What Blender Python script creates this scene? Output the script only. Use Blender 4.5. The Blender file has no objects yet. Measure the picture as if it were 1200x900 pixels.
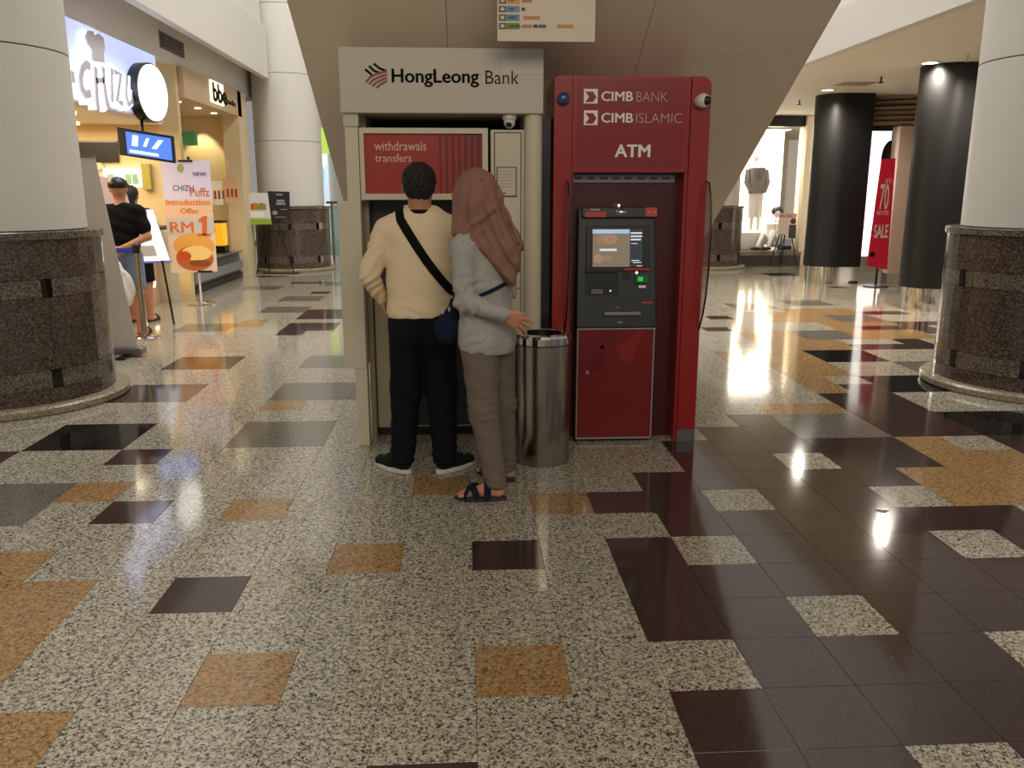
import bpy, bmesh, math, random
import numpy as np
from mathutils import Vector, Matrix
random.seed(7)
S = bpy.context.scene
COL = S.collection

# ---------------------------------------------------------------- camera
F, CH, PIT, YAW, CX, CY = 989.42, 1.51979, .22303, .05669, -.02099, -2.32896
cam = bpy.data.objects.new('camera', bpy.data.cameras.new('camera'))
COL.objects.link(cam)
cam.data.lens = F/1200*36; cam.data.sensor_width = 36; cam.data.clip_start = .05; cam.data.clip_end = 200
cam.location = (CX, CY, CH)
cam.rotation_euler = (math.pi/2-PIT, 0, -YAW)
S.camera = cam

# ---------------------------------------------------------------- world, exposure, large lights
S.view_settings.view_transform = 'Standard'; S.view_settings.look = 'None'
S.view_settings.gamma = 1; S.view_settings.exposure = 0.0; S.view_settings.use_curve_mapping = False
w = bpy.data.worlds.new('atrium_daylight'); S.world = w; w.use_nodes = True
w.node_tree.nodes['Background'].inputs[0].default_value = (.97, .95, .93, 1)
w.node_tree.nodes['Background'].inputs[1].default_value = .30

def area(name, loc, rot, sx, sy, power, col=(1, 1, 1), spread=180):
    l = bpy.data.lights.new(name, 'AREA'); l.shape = 'RECTANGLE'; l.size = sx; l.size_y = sy
    l.energy = power; l.color = col; l.spread = math.radians(spread)
    o = bpy.data.objects.new(name, l); COL.objects.link(o); o.location = loc; o.rotation_euler = rot
    return o
def spot(name, loc, target, power, col=(1, .85, .65), angle=80, blend=.6, r=.05):
    l = bpy.data.lights.new(name, 'SPOT'); l.energy = power; l.color = col
    l.spot_size = math.radians(angle); l.spot_blend = blend; l.shadow_soft_size = r
    o = bpy.data.objects.new(name, l); COL.objects.link(o); o.location = loc
    o.rotation_euler = (Vector(target)-Vector(loc)).to_track_quat('-Z', 'Y').to_euler()
    return o
WARM = (1, .83, .62)
# unseen area lamps added for modelling, over both aisles and behind the viewer
area('aisle_fill_left', (-2.3, 7.5, 11), (0, 0, 0), 2.4, 11, 800, (1, .97, .93))
area('aisle_fill_right', (3.4, 7.5, 11), (0, 0, 0), 2.4, 11, 800, (1, .95, .87))
area('concourse_fill', (.3, -5.0, 4.6), (math.radians(38), 0, 0), 6, 2.5, 185, (1, .88, .70))
area('left_shop_light', (-5.2, 8.0, 2.40), (0, 0, 0), 1.6, 4.5, 110, (1, .86, .62))

# ---------------------------------------------------------------- pixel helpers (photo taken as 1200x900)
_cp, _sp = math.cos(PIT), math.sin(PIT)
FW = Vector((math.sin(YAW)*_cp, math.cos(YAW)*_cp, -_sp)); RT = Vector((math.cos(YAW), -math.sin(YAW), 0)); UP = RT.cross(FW)
CAM = Vector((CX, CY, CH))
def ray(x, y): return FW+RT*((x-600)/F)-UP*((y-450)/F)
def gz(x, y, z=0.): d = ray(x, y); return CAM+d*((z-CAM.z)/d.z)
def gy(x, y, Y): d = ray(x, y); return CAM+d*((Y-CAM.y)/d.y)
def gx(x, y, X): d = ray(x, y); return CAM+d*((X-CAM.x)/d.x)
def xz(x, y, Y): p = gy(x, y, Y); return (p.x, p.z)
def visible(p, m=40):
    d = Vector(p)-CAM; z = d.dot(FW)
    if z < .1: return False
    return -m < 600+F*d.dot(RT)/z < 1200+m and -m < 450-F*d.dot(UP)/z < 900+m

# ---------------------------------------------------------------- materials
MATS = {}
def lin(c): return tuple(((v/255+.055)/1.055)**2.4 if v/255 > .04045 else v/255/12.92 for v in c)
def mat(name, rgb, rough=.5, metal=0., emit=0., noise=0., scale=20., bump=0., spec=.5, trans=0., alpha=1., emit_rgb=None, coat=0., aniso=0., sheen=0.):
    if name in MATS: return MATS[name]
    m = bpy.data.materials.new(name); m.use_nodes = True; MATS[name] = m
    nt = m.node_tree; b = nt.nodes['Principled BSDF']
    c = lin(rgb)+(1,)
    b.inputs['Base Color'].default_value = c
    b.inputs['Roughness'].default_value = rough; b.inputs['Metallic'].default_value = metal
    b.inputs['Specular IOR Level'].default_value = spec
    b.inputs['Transmission Weight'].default_value = trans; b.inputs['Alpha'].default_value = alpha
    b.inputs['Coat Weight'].default_value = coat; b.inputs['Anisotropic'].default_value = aniso
    b.inputs['Sheen Weight'].default_value = sheen
    if emit:
        b.inputs['Emission Color'].default_value = (lin(emit_rgb) if emit_rgb else lin(rgb))+(1,)
        b.inputs['Emission Strength'].default_value = emit
    if noise or bump:
        t = nt.nodes.new('ShaderNodeTexCoord'); n = nt.nodes.new('ShaderNodeTexNoise')
        n.inputs['Scale'].default_value = scale; n.inputs['Detail'].default_value = 6
        nt.links.new(t.outputs['Object'], n.inputs['Vector'])
        if noise:
            mx = nt.nodes.new('ShaderNodeMix'); mx.data_type = 'RGBA'
            mx.inputs[6].default_value = tuple(v*(1-noise) for v in c[:3])+(1,)
            mx.inputs[7].default_value = tuple(min(1, v*(1+noise)) for v in c[:3])+(1,)
            nt.links.new(n.outputs['Fac'], mx.inputs[0]); nt.links.new(mx.outputs[2], b.inputs['Base Color'])
        if bump:
            bp = nt.nodes.new('ShaderNodeBump'); bp.inputs['Strength'].default_value = bump; bp.inputs['Distance'].default_value = .01
            nt.links.new(n.outputs['Fac'], bp.inputs['Height']); nt.links.new(bp.outputs['Normal'], b.inputs['Normal'])
    return m
def granite(name, stops, scale=110, rough=.1, spec=.5, detail=.55):
    """speckled polished stone: world-space voronoi grains through a colour ramp"""
    m = bpy.data.materials.new(name); m.use_nodes = True; MATS[name] = m
    nt = m.node_tree; N = nt.nodes; L = nt.links; b = N['Principled BSDF']
    g = N.new('ShaderNodeNewGeometry')
    n0 = N.new('ShaderNodeTexNoise'); n0.inputs['Scale'].default_value = scale*.7; n0.inputs['Detail'].default_value = 2
    L.new(g.outputs['Position'], n0.inputs['Vector'])
    v = N.new('ShaderNodeTexVoronoi'); v.inputs['Scale'].default_value = scale
    add = N.new('ShaderNodeMix'); add.data_type = 'VECTOR'; add.inputs[0].default_value = .02
    L.new(g.outputs['Position'], add.inputs[4]); L.new(n0.outputs['Color'], add.inputs[5])
    L.new(add.outputs[1], v.inputs['Vector'])
    sep = N.new('ShaderNodeSeparateColor'); L.new(v.outputs['Color'], sep.inputs[0])
    mth = N.new('ShaderNodeMath'); mth.operation = 'MULTIPLY_ADD'; mth.inputs[1].default_value = detail
    n1 = N.new('ShaderNodeTexNoise'); n1.inputs['Scale'].default_value = scale*.35; n1.inputs['Detail'].default_value = 3
    L.new(g.outputs['Position'], n1.inputs['Vector'])
    m2 = N.new('ShaderNodeMath'); m2.operation = 'MULTIPLY'; m2.inputs[1].default_value = 1-detail
    L.new(n1.outputs['Fac'], m2.inputs[0]); L.new(sep.outputs[0], mth.inputs[0]); L.new(m2.outputs[0], mth.inputs[2])
    r = N.new('ShaderNodeValToRGB'); r.color_ramp.interpolation = 'LINEAR'
    while len(r.color_ramp.elements) < len(stops): r.color_ramp.elements.new(.5)
    for e, (p, c) in zip(r.color_ramp.elements, stops): e.position = p; e.color = lin(c)+(1,)
    L.new(mth.outputs[0], r.inputs[0])
    L.new(r.outputs[0], b.inputs['Base Color'])
    b.inputs['Roughness'].default_value = rough; b.inputs['Specular IOR Level'].default_value = spec
    return m
G_LIGHT = granite('speckled_cream_granite', [(.20, (26, 23, 20)), (.31, (76, 70, 60)), (.41, (142, 134, 117)), (.60, (174, 166, 147)), (.80, (200, 192, 176))], 160, .09)
G_OCHRE = granite('ochre_granite', [(.18, (70, 50, 30)), (.32, (128, 98, 62)), (.55, (156, 122, 80)), (.80, (178, 146, 102))], 140, .10)
G_DARK = granite('dark_maroon_granite', [(.2, (42, 29, 27)), (.5, (56, 40, 37)), (.8, (72, 53, 49))], 260, .09)
G_BLACK = granite('black_granite', [(.2, (12, 11, 12)), (.8, (26, 25, 27))], 260, .08)
G_GREY = granite('grey_granite', [(.2, (62, 58, 52)), (.45, (100, 95, 85)), (.8, (126, 120, 108))], 190, .10)
G_STONE = granite('brown_column_granite', [(.2, (42, 34, 29)), (.5, (76, 64, 55)), (.8, (116, 101, 88))], 120, .13)
G_BAND = granite('grey_brown_band_granite', [(.2, (54, 48, 42)), (.5, (94, 84, 74)), (.8, (136, 126, 112))], 120, .13)
G_CURB = granite('buff_plinth_granite', [(.17, (70, 62, 50)), (.4, (140, 128, 106)), (.8, (172, 160, 138))], 120, .22)
GROUT = mat('grout', (70, 64, 56), .8)
WHITE = mat('white_column_paint', (212, 208, 201), .45, noise=.02, scale=3)
CREAMW = mat('wall_paint_cream', (214, 206, 190), .6, noise=.02, scale=2)
BULK = mat('bulkhead_paint', (222, 218, 212), .6, noise=.015, scale=2)
SOFF = mat('soffit_paint', (240, 231, 214), .65, noise=.02, scale=2)
ESC = mat('escalator_cladding', (232, 217, 194), .42, noise=.03, scale=1.2)
CREAM = mat('booth_cream_paint', (206, 196, 170), .38, noise=.015, scale=3)
HDR = mat('booth_header_paint', (192, 184, 168), .42, noise=.015, scale=3)
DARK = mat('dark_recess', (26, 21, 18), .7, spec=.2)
BLACK = mat('black_plastic', (16, 16, 17), .35)
CHAR = mat('charcoal_machine', (44, 46, 46), .42, noise=.05, scale=30)
CHAR2 = mat('charcoal_bezel', (30, 32, 33), .35)
RED = mat('atm_red_gloss', (150, 30, 23), .22, noise=.04, scale=2, coat=.3)
RED2 = mat('atm_header_red', (136, 27, 22), .2, coat=.4)
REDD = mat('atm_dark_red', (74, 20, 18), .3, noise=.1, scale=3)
POST = mat('poster_red', (160, 40, 34), .5)
POSTD = mat('poster_dark_red', (106, 26, 24), .5)
STEEL = mat('brushed_steel', (168, 161, 146), .20, metal=1, aniso=.5)
_t = STEEL.node_tree.nodes.new('ShaderNodeTangent'); _t.direction_type = 'RADIAL'; _t.axis = 'Z'
STEEL.node_tree.links.new(_t.outputs[0], STEEL.node_tree.nodes['Principled BSDF'].inputs['Tangent'])
CHROME = mat('chrome', (214, 210, 204), .08, metal=1)
GREYM = mat('grey_metal', (126, 122, 124), .35, metal=.6)
LETW = mat('lettering_white', (240, 232, 222), .5)
LETP = mat('lettering_pale_pink', (232, 186, 174), .5)
LETK = mat('lettering_black', (14, 11, 10), .7, spec=.1)
MAROON = mat('logo_maroon', (140, 28, 42), .4)

# ---------------------------------------------------------------- mesh helpers
class MB:
    def __init__(s): s.v = []; s.f = []
    def add(s, vs, fs):
        n = len(s.v); s.v += [tuple(p) for p in vs]; s.f += [tuple(i+n for i in f) for f in fs]; return s
    def box(s, x0, x1, y0, y1, z0, z1):
        return s.add([(x, y, z) for z in (z0, z1) for y in (y0, y1) for x in (x0, x1)],
                     [(0, 2, 3, 1), (4, 5, 7, 6), (0, 1, 5, 4), (2, 6, 7, 3), (0, 4, 6, 2), (1, 3, 7, 5)])
    def prism(s, poly, O, R, U, N, d0, d1):
        """polygon in (R,U) coordinates (counter-clockwise seen from +N), extruded along N"""
        O, R, U, N = map(Vector, (O, R, U, N)); n = len(poly)
        a = [O+R*p[0]+U*p[1]+N*d0 for p in poly]; b = [O+R*p[0]+U*p[1]+N*d1 for p in poly]
        return s.add(a+b, [tuple(range(n-1, -1, -1)), tuple(range(n, 2*n))]+[(i, (i+1) % n, n+(i+1) % n, n+i) for i in range(n)])
    def lathe(s, prof, c=(0, 0, 0), n=32, close=False):
        vs = [(c[0]+r*math.cos(2*math.pi*i/n), c[1]+r*math.sin(2*math.pi*i/n), c[2]+z) for r, z in prof for i in range(n)]
        m = len(prof); fs = []
        for j in range(m-1 if not close else m):
            k = (j+1) % m
            fs += [(j*n+i, j*n+(i+1) % n, k*n+(i+1) % n, k*n+i) for i in range(n)]
        if not close:
            if prof[0][0] > 1e-4: fs.append(tuple(range(n-1, -1, -1)))
            if prof[-1][0] > 1e-4: fs.append(tuple((m-1)*n+i for i in range(n)))
        return s.add(vs, fs)
    def tube(s, pts, r, n=10, cap=True):
        pts = [Vector(p) for p in pts]; rs = r if hasattr(r, '__len__') else [r]*len(pts)
        t0 = (pts[1]-pts[0]).normalized(); a = t0.orthogonal().normalized(); vs = []
        for i, p in enumerate(pts):
            t = (pts[min(i+1, len(pts)-1)]-pts[max(i-1, 0)]).normalized()
            a = (a-t*a.dot(t)).normalized(); b = t.cross(a)
            vs += [p+(a*math.cos(2*math.pi*k/n)+b*math.sin(2*math.pi*k/n))*rs[i] for k in range(n)]
        fs = [(j*n+i, j*n+(i+1) % n, (j+1)*n+(i+1) % n, (j+1)*n+i) for j in range(len(pts)-1) for i in range(n)]
        if cap: fs += [tuple(range(n-1, -1, -1)), tuple((len(pts)-1)*n+i for i in range(n))]
        return s.add(vs, fs)
    def ball(s, c, r, n=16, m=10, R=None):
        r = r if hasattr(r, '__len__') else (r, r, r); vs = []; c = Vector(c)
        for j in range(m+1):
            th = math.pi*j/m
            for i in range(n):
                p = Vector((r[0]*math.sin(th)*math.cos(2*math.pi*i/n), r[1]*math.sin(th)*math.sin(2*math.pi*i/n), -r[2]*math.cos(th)))
                vs.append(c+(R @ p if R else p))
        return s.add(vs, [(j*n+i, j*n+(i+1) % n, (j+1)*n+(i+1) % n, (j+1)*n+i) for j in range(m) for i in range(n)])
    def arc(s, c, r0, r1, z0, z1, a0, a1, n=6):
        vs = []
        for i in range(n+1):
            a = a0+(a1-a0)*i/n
            for r, z in ((r0, z0), (r1, z0), (r1, z1), (r0, z1)): vs.append((c[0]+r*math.cos(a), c[1]+r*math.sin(a), z))
        fs = [(0, 1, 2, 3), (4*n+3, 4*n+2, 4*n+1, 4*n)]
        for i in range(n):
            for k in range(4): fs.append((4*i+k, 4*i+4+k, 4*i+4+(k+1) % 4, 4*i+(k+1) % 4))
        return s.add(vs, fs)
    def mesh(s, name):
        me = bpy.data.meshes.new(name); me.from_pydata(s.v, [], s.f); me.update()
        bm = bmesh.new(); bm.from_mesh(me); bmesh.ops.remove_doubles(bm, verts=bm.verts, dist=1e-6)
        bmesh.ops.recalc_face_normals(bm, faces=bm.faces); bm.to_mesh(me); bm.free(); return me
    def build(s, name, material, parent=None, smooth=False, bevel=0.):
        return link(name, s.mesh(name), material, parent, smooth, bevel)
def link(name, me, material, parent=None, smooth=False, bevel=0.):
    o = bpy.data.objects.new(name, me); COL.objects.link(o)
    if material is not None and not me.materials: me.materials.append(material)
    if smooth:
        for p in me.polygons: p.use_smooth = True
        md = o.modifiers.new('angle', 'EDGE_SPLIT'); md.split_angle = math.radians(32)
    if bevel:
        md = o.modifiers.new('bevel', 'BEVEL'); md.width = bevel; md.segments = 2; md.limit_method = 'ANGLE'; md.angle_limit = math.radians(40)
    if parent is not None:
        o.parent = parent
        t = parent
        off = Vector((0, 0, 0))
        while t is not None: off += t.location; t = t.parent
        o.location = -off if parent.get('_world', 1) else (0, 0, 0)
    return o
def thing(name, label, cat, loc=(0, 0, 0), group=None):
    o = bpy.data.objects.new(name, None); COL.objects.link(o); o.location = loc; o.empty_display_size = .1
    return tag(o, label, cat, group)
def tag(o, label, cat, group=None):
    o['label'] = label; o['category'] = cat
    if group: o['group'] = group
    return o
def struct(o): o['kind'] = 'structure'; return o
def sub(name, mb, m, parent, smooth=False, bevel=0.):
    """a child whose mesh is in world coordinates; parents are unrotated"""
    return mb.build(name, m, parent, smooth, bevel)
class Frame:
    """a plane with an origin, a right and an up vector; normal = right x up points to the viewer"""
    def __init__(s, O, R, U): s.O = Vector(O); s.R = Vector(R).normalized(); s.U = Vector(U).normalized(); s.N = s.R.cross(s.U)
    def p(s, a, b, d=0.): return s.O+s.R*a+s.U*b+s.N*d
    def plate(s, mb, a0, a1, b0, b1, d0, d1): return mb.prism([(a0, b0), (a1, b0), (a1, b1), (a0, b1)], s.O, s.R, s.U, s.N, d0, d1)
    def poly(s, mb, pts, d0, d1):
        A = sum(pts[i][0]*pts[(i+1) % len(pts)][1]-pts[(i+1) % len(pts)][0]*pts[i][1] for i in range(len(pts)))
        return mb.prism(pts if A > 0 else pts[::-1], s.O, s.R, s.U, s.N, d0, d1)
    def disc(s, mb, a, b, r, d0, d1, n=28, ry=None):
        ry = ry or r
        return s.poly(mb, [(a+r*math.cos(2*math.pi*i/n), b+ry*math.sin(2*math.pi*i/n)) for i in range(n)], d0, d1)
    def stroke(s, mb, pts, wd, d0, d1):
        """a ribbon of constant width along a polyline in the plane"""
        P = [Vector((a, b)) for a, b in pts]; l = []; r = []
        for i, p in enumerate(P):
            t = (P[min(i+1, len(P)-1)]-P[max(i-1, 0)]).normalized(); n = Vector((-t.y, t.x))*wd/2
            l.append(p+n); r.append(p-n)
        for i in range(len(P)-1):
            s.poly(mb, [tuple(q) for q in (r[i], r[i+1], l[i+1], l[i])], d0, d1)
        return mb
    def text(s, name, txt, a0, a1, b0, b1, m, parent, d=.001, depth=.0015, bold=0., fit=True, spacing=1., shear=0.):
        """lettering fitted into the box a0..a1 x b0..b1 of the plane, thin raised print"""
        cu = bpy.data.curves.new(name, 'FONT'); cu.body = txt; cu.size = 1; cu.offset = min(bold, 0.); cu.space_character = spacing; cu.shear = shear
        cu.extrude = .0; cu.fill_mode = 'FRONT'; cu.resolution_u = 3; cu.align_x = 'CENTER'; cu.space_line = .95
        ob = bpy.data.objects.new('tmp', cu); COL.objects.link(ob)
        dg = bpy.context.evaluated_depsgraph_get(); dg.update()
        me = bpy.data.meshes.new_from_object(ob.evaluated_get(dg)); bpy.data.objects.remove(ob); bpy.data.curves.remove(cu)
        co = np.array([v.co[:] for v in me.vertices]); mn = co.min(0); mx = co.max(0)
        sx = (a1-a0)/(mx[0]-mn[0]); sy = (b1-b0)/(mx[1]-mn[1])
        if not fit: sx = sy = min(sx, sy)
        ca, cb = (a0+a1)/2, (b0+b1)/2; mid = (mn+mx)/2
        for v in me.vertices: v.co = s.p(ca+(v.co.x-mid[0])*sx, cb+(v.co.y-mid[1])*sy, d+depth)
        if bold > 0:
            bm = bmesh.new(); bm.from_mesh(me); e = bold
            for k, (ex, ey) in enumerate(((e, 0), (-e, 0), (0, e*.6), (0, -e*.6))):
                g = bmesh.ops.duplicate(bm, geom=bm.faces[:len(me.polygons)])
                bmesh.ops.translate(bm, verts=[q for q in g['geom'] if isinstance(q, bmesh.types.BMVert)], vec=s.R*ex*sx+s.U*ey*sy+s.N*(-.00008*(k+1))); bm.faces.ensure_lookup_table()
            bm.to_mesh(me); bm.free()
        me.materials.clear(); me.name = name
        return link(name, me, m, parent)
FRONT = lambda y: Frame((0, y, 0), (1, 0, 0), (0, 0, 1))      # faces the viewer (-y)

# ================================================================ FLOOR
floor = struct(MB().box(-8, 12, -4.5, 26, -.20, -.012).build('floor', GROUT))
T = .3
tiles = {}
def put(u, v, w_, d, c):
    for i in range(w_):
        for j in range(d): tiles[(u+i, v+j)] = c
SPEC = []           # (u, v, w, d, colour): 0.6 m slabs keep w=d=2
def sq(u, v, c, w_=1, d=1):
    put(u, v, w_, d, c); SPEC.append((u, v, w_, d, c))
# the big maroon field on the right, row by row: row -> [(first column, last column)]
for v, (a, b) in {-3: (2, 12), -2: (2, 12), -1: (2, 12), 0: (3, 12), 1: (2, 12), 2: (2, 12), 3: (2, 12), 4: (3, 8), 5: (2, 6), 6: (3, 7), 7: (4, 8), 8: (4, 8), 9: (5, 6), 10: (6, 6)}.items():
    put(a, v, b-a+1, 1, 'D')
for u, v in ((4, -2), (4, 1), (6, 0), (3, 3), (7, 3), (9, 4), (10, 4), (4, 5), (7, 5), (6, 7), (2, 0), (8, -1)): tiles[(u, v)] = 'L'
for u, v in ((8, 5), (9, 5), (10, 5), (8, 6), (9, 6), (10, 6), (9, 7), (10, 7), (9, 8)): tiles[(u, v)] = 'O'
tiles[(10, 8)] = 'L'; put(11, 5, 4, 4, 'D')
sq(7, 9, 'G', 2, 2); sq(9, 9, 'D', 2, 2); sq(11, 9, 'K', 2, 2); sq(9, 11, 'D', 2, 2); sq(11, 11, 'L', 2, 2); sq(13, 9, 'D', 2, 2)
put(7, 11, 2, 1, 'O'); tiles[(9, 13)] = 'O'; tiles[(10, 13)] = 'D'; sq(11, 13, 'K', 2, 2); put(9, 14, 1, 1, 'O')
put(9, 15, 2, 2, 'O'); sq(11, 15, 'L', 2, 2); put(8, 17, 3, 2, 'O'); sq(11, 17, 'K', 2, 2); sq(13, 17, 'L', 2, 2); sq(13, 15, 'G', 2, 2)
put(13, 19, 3, 2, 'D'); tiles[(13, 20)] = 'L'; tiles[(14, 20)] = 'L'; put(10, 19, 3, 2, 'O'); put(10, 21, 2, 2, 'O'); sq(12, 21, 'G', 2, 2); put(14, 21, 3, 4, 'O')
put(15, 23, 2, 1, 'D'); sq(15, 25, 'G', 2, 2); tiles[(10, 26)] = 'D'; tiles[(9, 23)] = 'D'; put(17, 22, 4, 3, 'D'); tiles[(18, 23)] = 'L'; put(12, 25, 3, 3, 'O')
sq(19, 44, 'K', 2, 2); put(15, 30, 2, 2, 'G'); put(12, 29, 2, 2, 'G'); put(20, 37, 1, 1, 'D'); put(17, 27, 2, 1, 'D'); put(14, 27, 3, 2, 'O'); put(9, 30, 1, 1, 'G'); put(8, 34, 2, 1, 'G'); put(10, 40, 2, 1, 'D')
# left and middle
for u, v in ((0, 0), (-3, 0), (-2, 3), (1, 5), (-1, 6), (-4, 5), (-7, 6), (-5, 12), (-5, -1), (-7, 3)): tiles[(u, v)] = 'O'
put(-8, 0, 3, 3, 'O')
for u, v in ((0, 3), (-4, 2), (-6, 5), (-7, 8), (-10, 8), (-1, -2)): tiles[(u, v)] = 'D'
sq(-9, 9, 'K', 2, 2); sq(-9, 5, 'G', 2, 2); sq(-5, 9, 'G', 2, 2); sq(-5, 13, 'G', 2, 2); sq(-3, 13, 'G', 2, 2); sq(-9, 13, 'D', 2, 2); sq(-9, 17, 'D', 2, 2)
sq(-5, 17, 'G', 2, 2); put(-7, 27, 2, 3, 'D'); put(-7, 23, 1, 3, 'D'); put(-6, 24, 1, 2, 'D'); sq(-9, 33, 'G', 2, 2); sq(-9, 29, 'G', 2, 2)
tiles[(-8, 36)] = 'D'; put(-13, 45, 2, 1, 'K'); put(-9, 25, 1, 2, 'O'); put(-11, 24, 2, 2, 'G'); put(-12, 38, 2, 2, 'G'); put(-10, 41, 2, 1, 'D'); put(-8, 40, 2, 2, 'G')
GM = {'L': G_LIGHT, 'O': G_OCHRE, 'D': G_DARK, 'K': G_BLACK, 'G': G_GREY}
big = {(u, v): (w_, d, c) for u, v, w_, d, c in SPEC}
covered = {(u+i, v+j) for (u, v), (w_, d, c) in big.items() for i in range(w_) for j in range(d)}
cells = []
for u in range(-20, 38):
    for v in range(-7, 82):
        if (u, v) in big: w_, d, c = big[(u, v)]
        elif (u, v) in covered: continue
        else: w_, d, c = 1, 1, tiles.get((u, v), 'L')
        cx_, cy_ = (u+w_/2)*T, (v+d/2)*T
        vis = any(visible((cx_+a*w_*T/2, cy_+b*d*T/2, 0)) for a in (-1, 0, 1) for b in (-1, 0, 1))
        hid = (-.6 < cx_ < 1.35 and cy_ > 3.1 and cy_ < 6.5) or math.hypot(cx_+3.47, cy_-4.14) < .6 or math.hypot(cx_-4.57, cy_-4.12) < .6
        cells.append(((cx_-CX)**2+(cy_-CY)**2+(0 if vis and not hid else 1e4), cx_, cy_, w_, d, c))
cells.sort()
GAP = .0006
tmesh = {}
rest = MB(); restm = []; order = list(GM)
def tile_geom(mb, cx_, cy_, w_, d, z=0.):
    a, b, e = w_*T/2-GAP, d*T/2-GAP, .0008
    vs = [(cx_-a, cy_-b, -.012), (cx_+a, cy_-b, -.012), (cx_+a, cy_+b, -.012), (cx_-a, cy_+b, -.012),
          (cx_-a, cy_-b, z-e), (cx_+a, cy_-b, z-e), (cx_+a, cy_+b, z-e), (cx_-a, cy_+b, z-e),
          (cx_-a+e, cy_-b+e, z), (cx_+a-e, cy_-b+e, z), (cx_+a-e, cy_+b-e, z), (cx_-a+e, cy_+b-e, z)]
    fs = [(8, 9, 10, 11)]+[(k+o, k+(o+1) % 4, k+4+(o+1) % 4, k+4+o) for k in (0, 4) for o in range(4)]
    mb.add(vs, fs); return len(fs)
for k, (_, cx_, cy_, w_, d, c) in enumerate(cells):
    if k < 300:
        key = (w_, d, c)
        if key not in tmesh:
            mb = MB(); tile_geom(mb, 0, 0, w_, d); me = mb.mesh('tile'); me.materials.append(GM[c]); tmesh[key] = me
        o = bpy.data.objects.new('tile', tmesh[key]); COL.objects.link(o); o.parent = floor; o.location = (cx_, cy_, 0)
    else:
        restm += [order.index(c)]*tile_geom(rest, cx_, cy_, w_, d)
me = bpy.data.meshes.new('far_tiles'); me.from_pydata(rest.v, [], rest.f)
for c in order: me.materials.append(GM[c])
me.polygons.foreach_set('material_index', restm); me.update()
o = bpy.data.objects.new('far_tiles', me); COL.objects.link(o); o.parent = floor; o['kind'] = 'stuff'

st_ = gz(1033, 599); q = [(.030*(1+.35*math.sin(3*a+1)+.2*math.sin(5*a))*math.cos(a), .022*(1+.3*math.sin(4*a))*math.sin(a)) for a in [2*math.pi*i/18 for i in range(18)]]
MB().prism(q, st_, (1, 0, 0), (0, 1, 0), (0, 0, 1), .0, .0006).build('stain', mat('gum_stain', (112, 100, 92), .6, noise=.3, scale=120), floor)

# ================================================================ COLUMNS
def column(cx, cy, label, top=7.):
    c = (cx, cy); t = thing('column', label, 'column', (cx, cy, 0), 'round mall columns')
    sub('plinth', MB().lathe([(.70, 0), (.815, 0), (.825, .012), (.825, .05), (.81, .066), (.70, .066)], (cx, cy, 0), 56, True), G_CURB, t, True)
    sub('core', MB().lathe([(.68, .0), (.68, 1.23), (.60, 1.24), (.60, top)], (cx, cy, 0), 48), GROUT, t, True)
    rows = [(.068, .17, G_STONE, 0), (.173, .30, G_BAND, 1), (.303, .81, G_STONE, 0), (.813, .935, G_BAND, 1), (.938, 1.20, G_STONE, 0)]
    n = 8
    for z0, z1, m, ins in rows:
        for i in range(n):
            a0 = 2*math.pi*i/n+.11; a1 = a0+2*math.pi/n-.004
            if not ins: sub('stone_panel', MB().arc(c, .685, .728, z0, z1, a0, a1), m, t)
            else:
                aw = .05
                sub('stone_panel', MB().arc(c, .685, .730, z0, z1, a0+aw, a1-aw), m, t)
                sub('dark_inset', MB().arc(c, .685, .7285, z0+.004, z1-.004, a1-aw+.003, a1+aw+.001, 2), G_BLACK, t)
    sub('cap_ring', MB().lathe([(.62, 1.203), (.742, 1.203), (.748, 1.21), (.748, 1.252), (.742, 1.258), (.62, 1.258)], (cx, cy, 0), 56, True), G_BAND, t, True)
    z = 1.262; hs = [2.478, 3.70, 4.92, 6.14]
    for h in hs:
        sub('cladding_ring', MB().lathe([(.605, z), (.636, z), (.64, z+.004), (.64, h-.008), (.636, h-.004), (.605, h-.004)], (cx, cy, 0), 64, True), WHITE, t, True)
        z = h+.004
    return t
column(-3.47, 4.14, 'white round column on brown granite base, nearest on the left')
column(4.57, 4.12, 'white round column on brown granite base, nearest on the right')
column(-3.44, 15.15, 'distant white column on brown granite base behind the folding easel')
column(5.0, 15.2, 'distant white column on brown granite base beside the bright shop window')

# ================================================================ ESCALATOR OVERHEAD (30 degree truss seen from below)
XL, XR = -.945, 2.075
t30 = math.tan(math.radians(30)); E0 = 4.05
esc = thing('escalator', 'beige clad underside of the escalator rising over the two cash machines', 'escalator', (.56, 7.0, 0))
d30 = Vector((0, math.cos(math.radians(30)), -math.sin(math.radians(30)))); n30 = Vector((0, math.sin(math.radians(30)), math.cos(math.radians(30))))
eO = Vector((0, 0, E0))
class EscFrame(Frame):                # depth counted downwards, out of the underside
    def plate(s, mb, a0, a1, b0, b1, d0, d1): return Frame.plate(s, mb, a0, a1, b0, b1, -d1, -d0)
EF = EscFrame(eO, (1, 0, 0), d30)
smax = (E0-.02)/.5; smin = -4.3
seams = [XL, -.10, 1.05, XR]; vs_ = [smin+i*(smax-smin)/8 for i in range(9)]
for i in range(3):
    for j in range(8):
        sub('cladding_panel', EF.plate(MB(), seams[i]+.0015, seams[i+1]-.0015, vs_[j]+.0015, vs_[j+1]-.0015, -.012, 0), ESC, esc)
body = MB(); EF.plate(body, XL+.01, XR-.01, smin, smax-1.5, -1.0, -.0125); sub('truss', body, GROUT, esc)
for x0, x1 in ((XL, XL+.03), (XR-.03, XR)):
    sub('side_panel', EF.plate(MB(), x0-.012, x1+.012, smin, smax-1.4, -1.05, -.004), ESC, esc)
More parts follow.
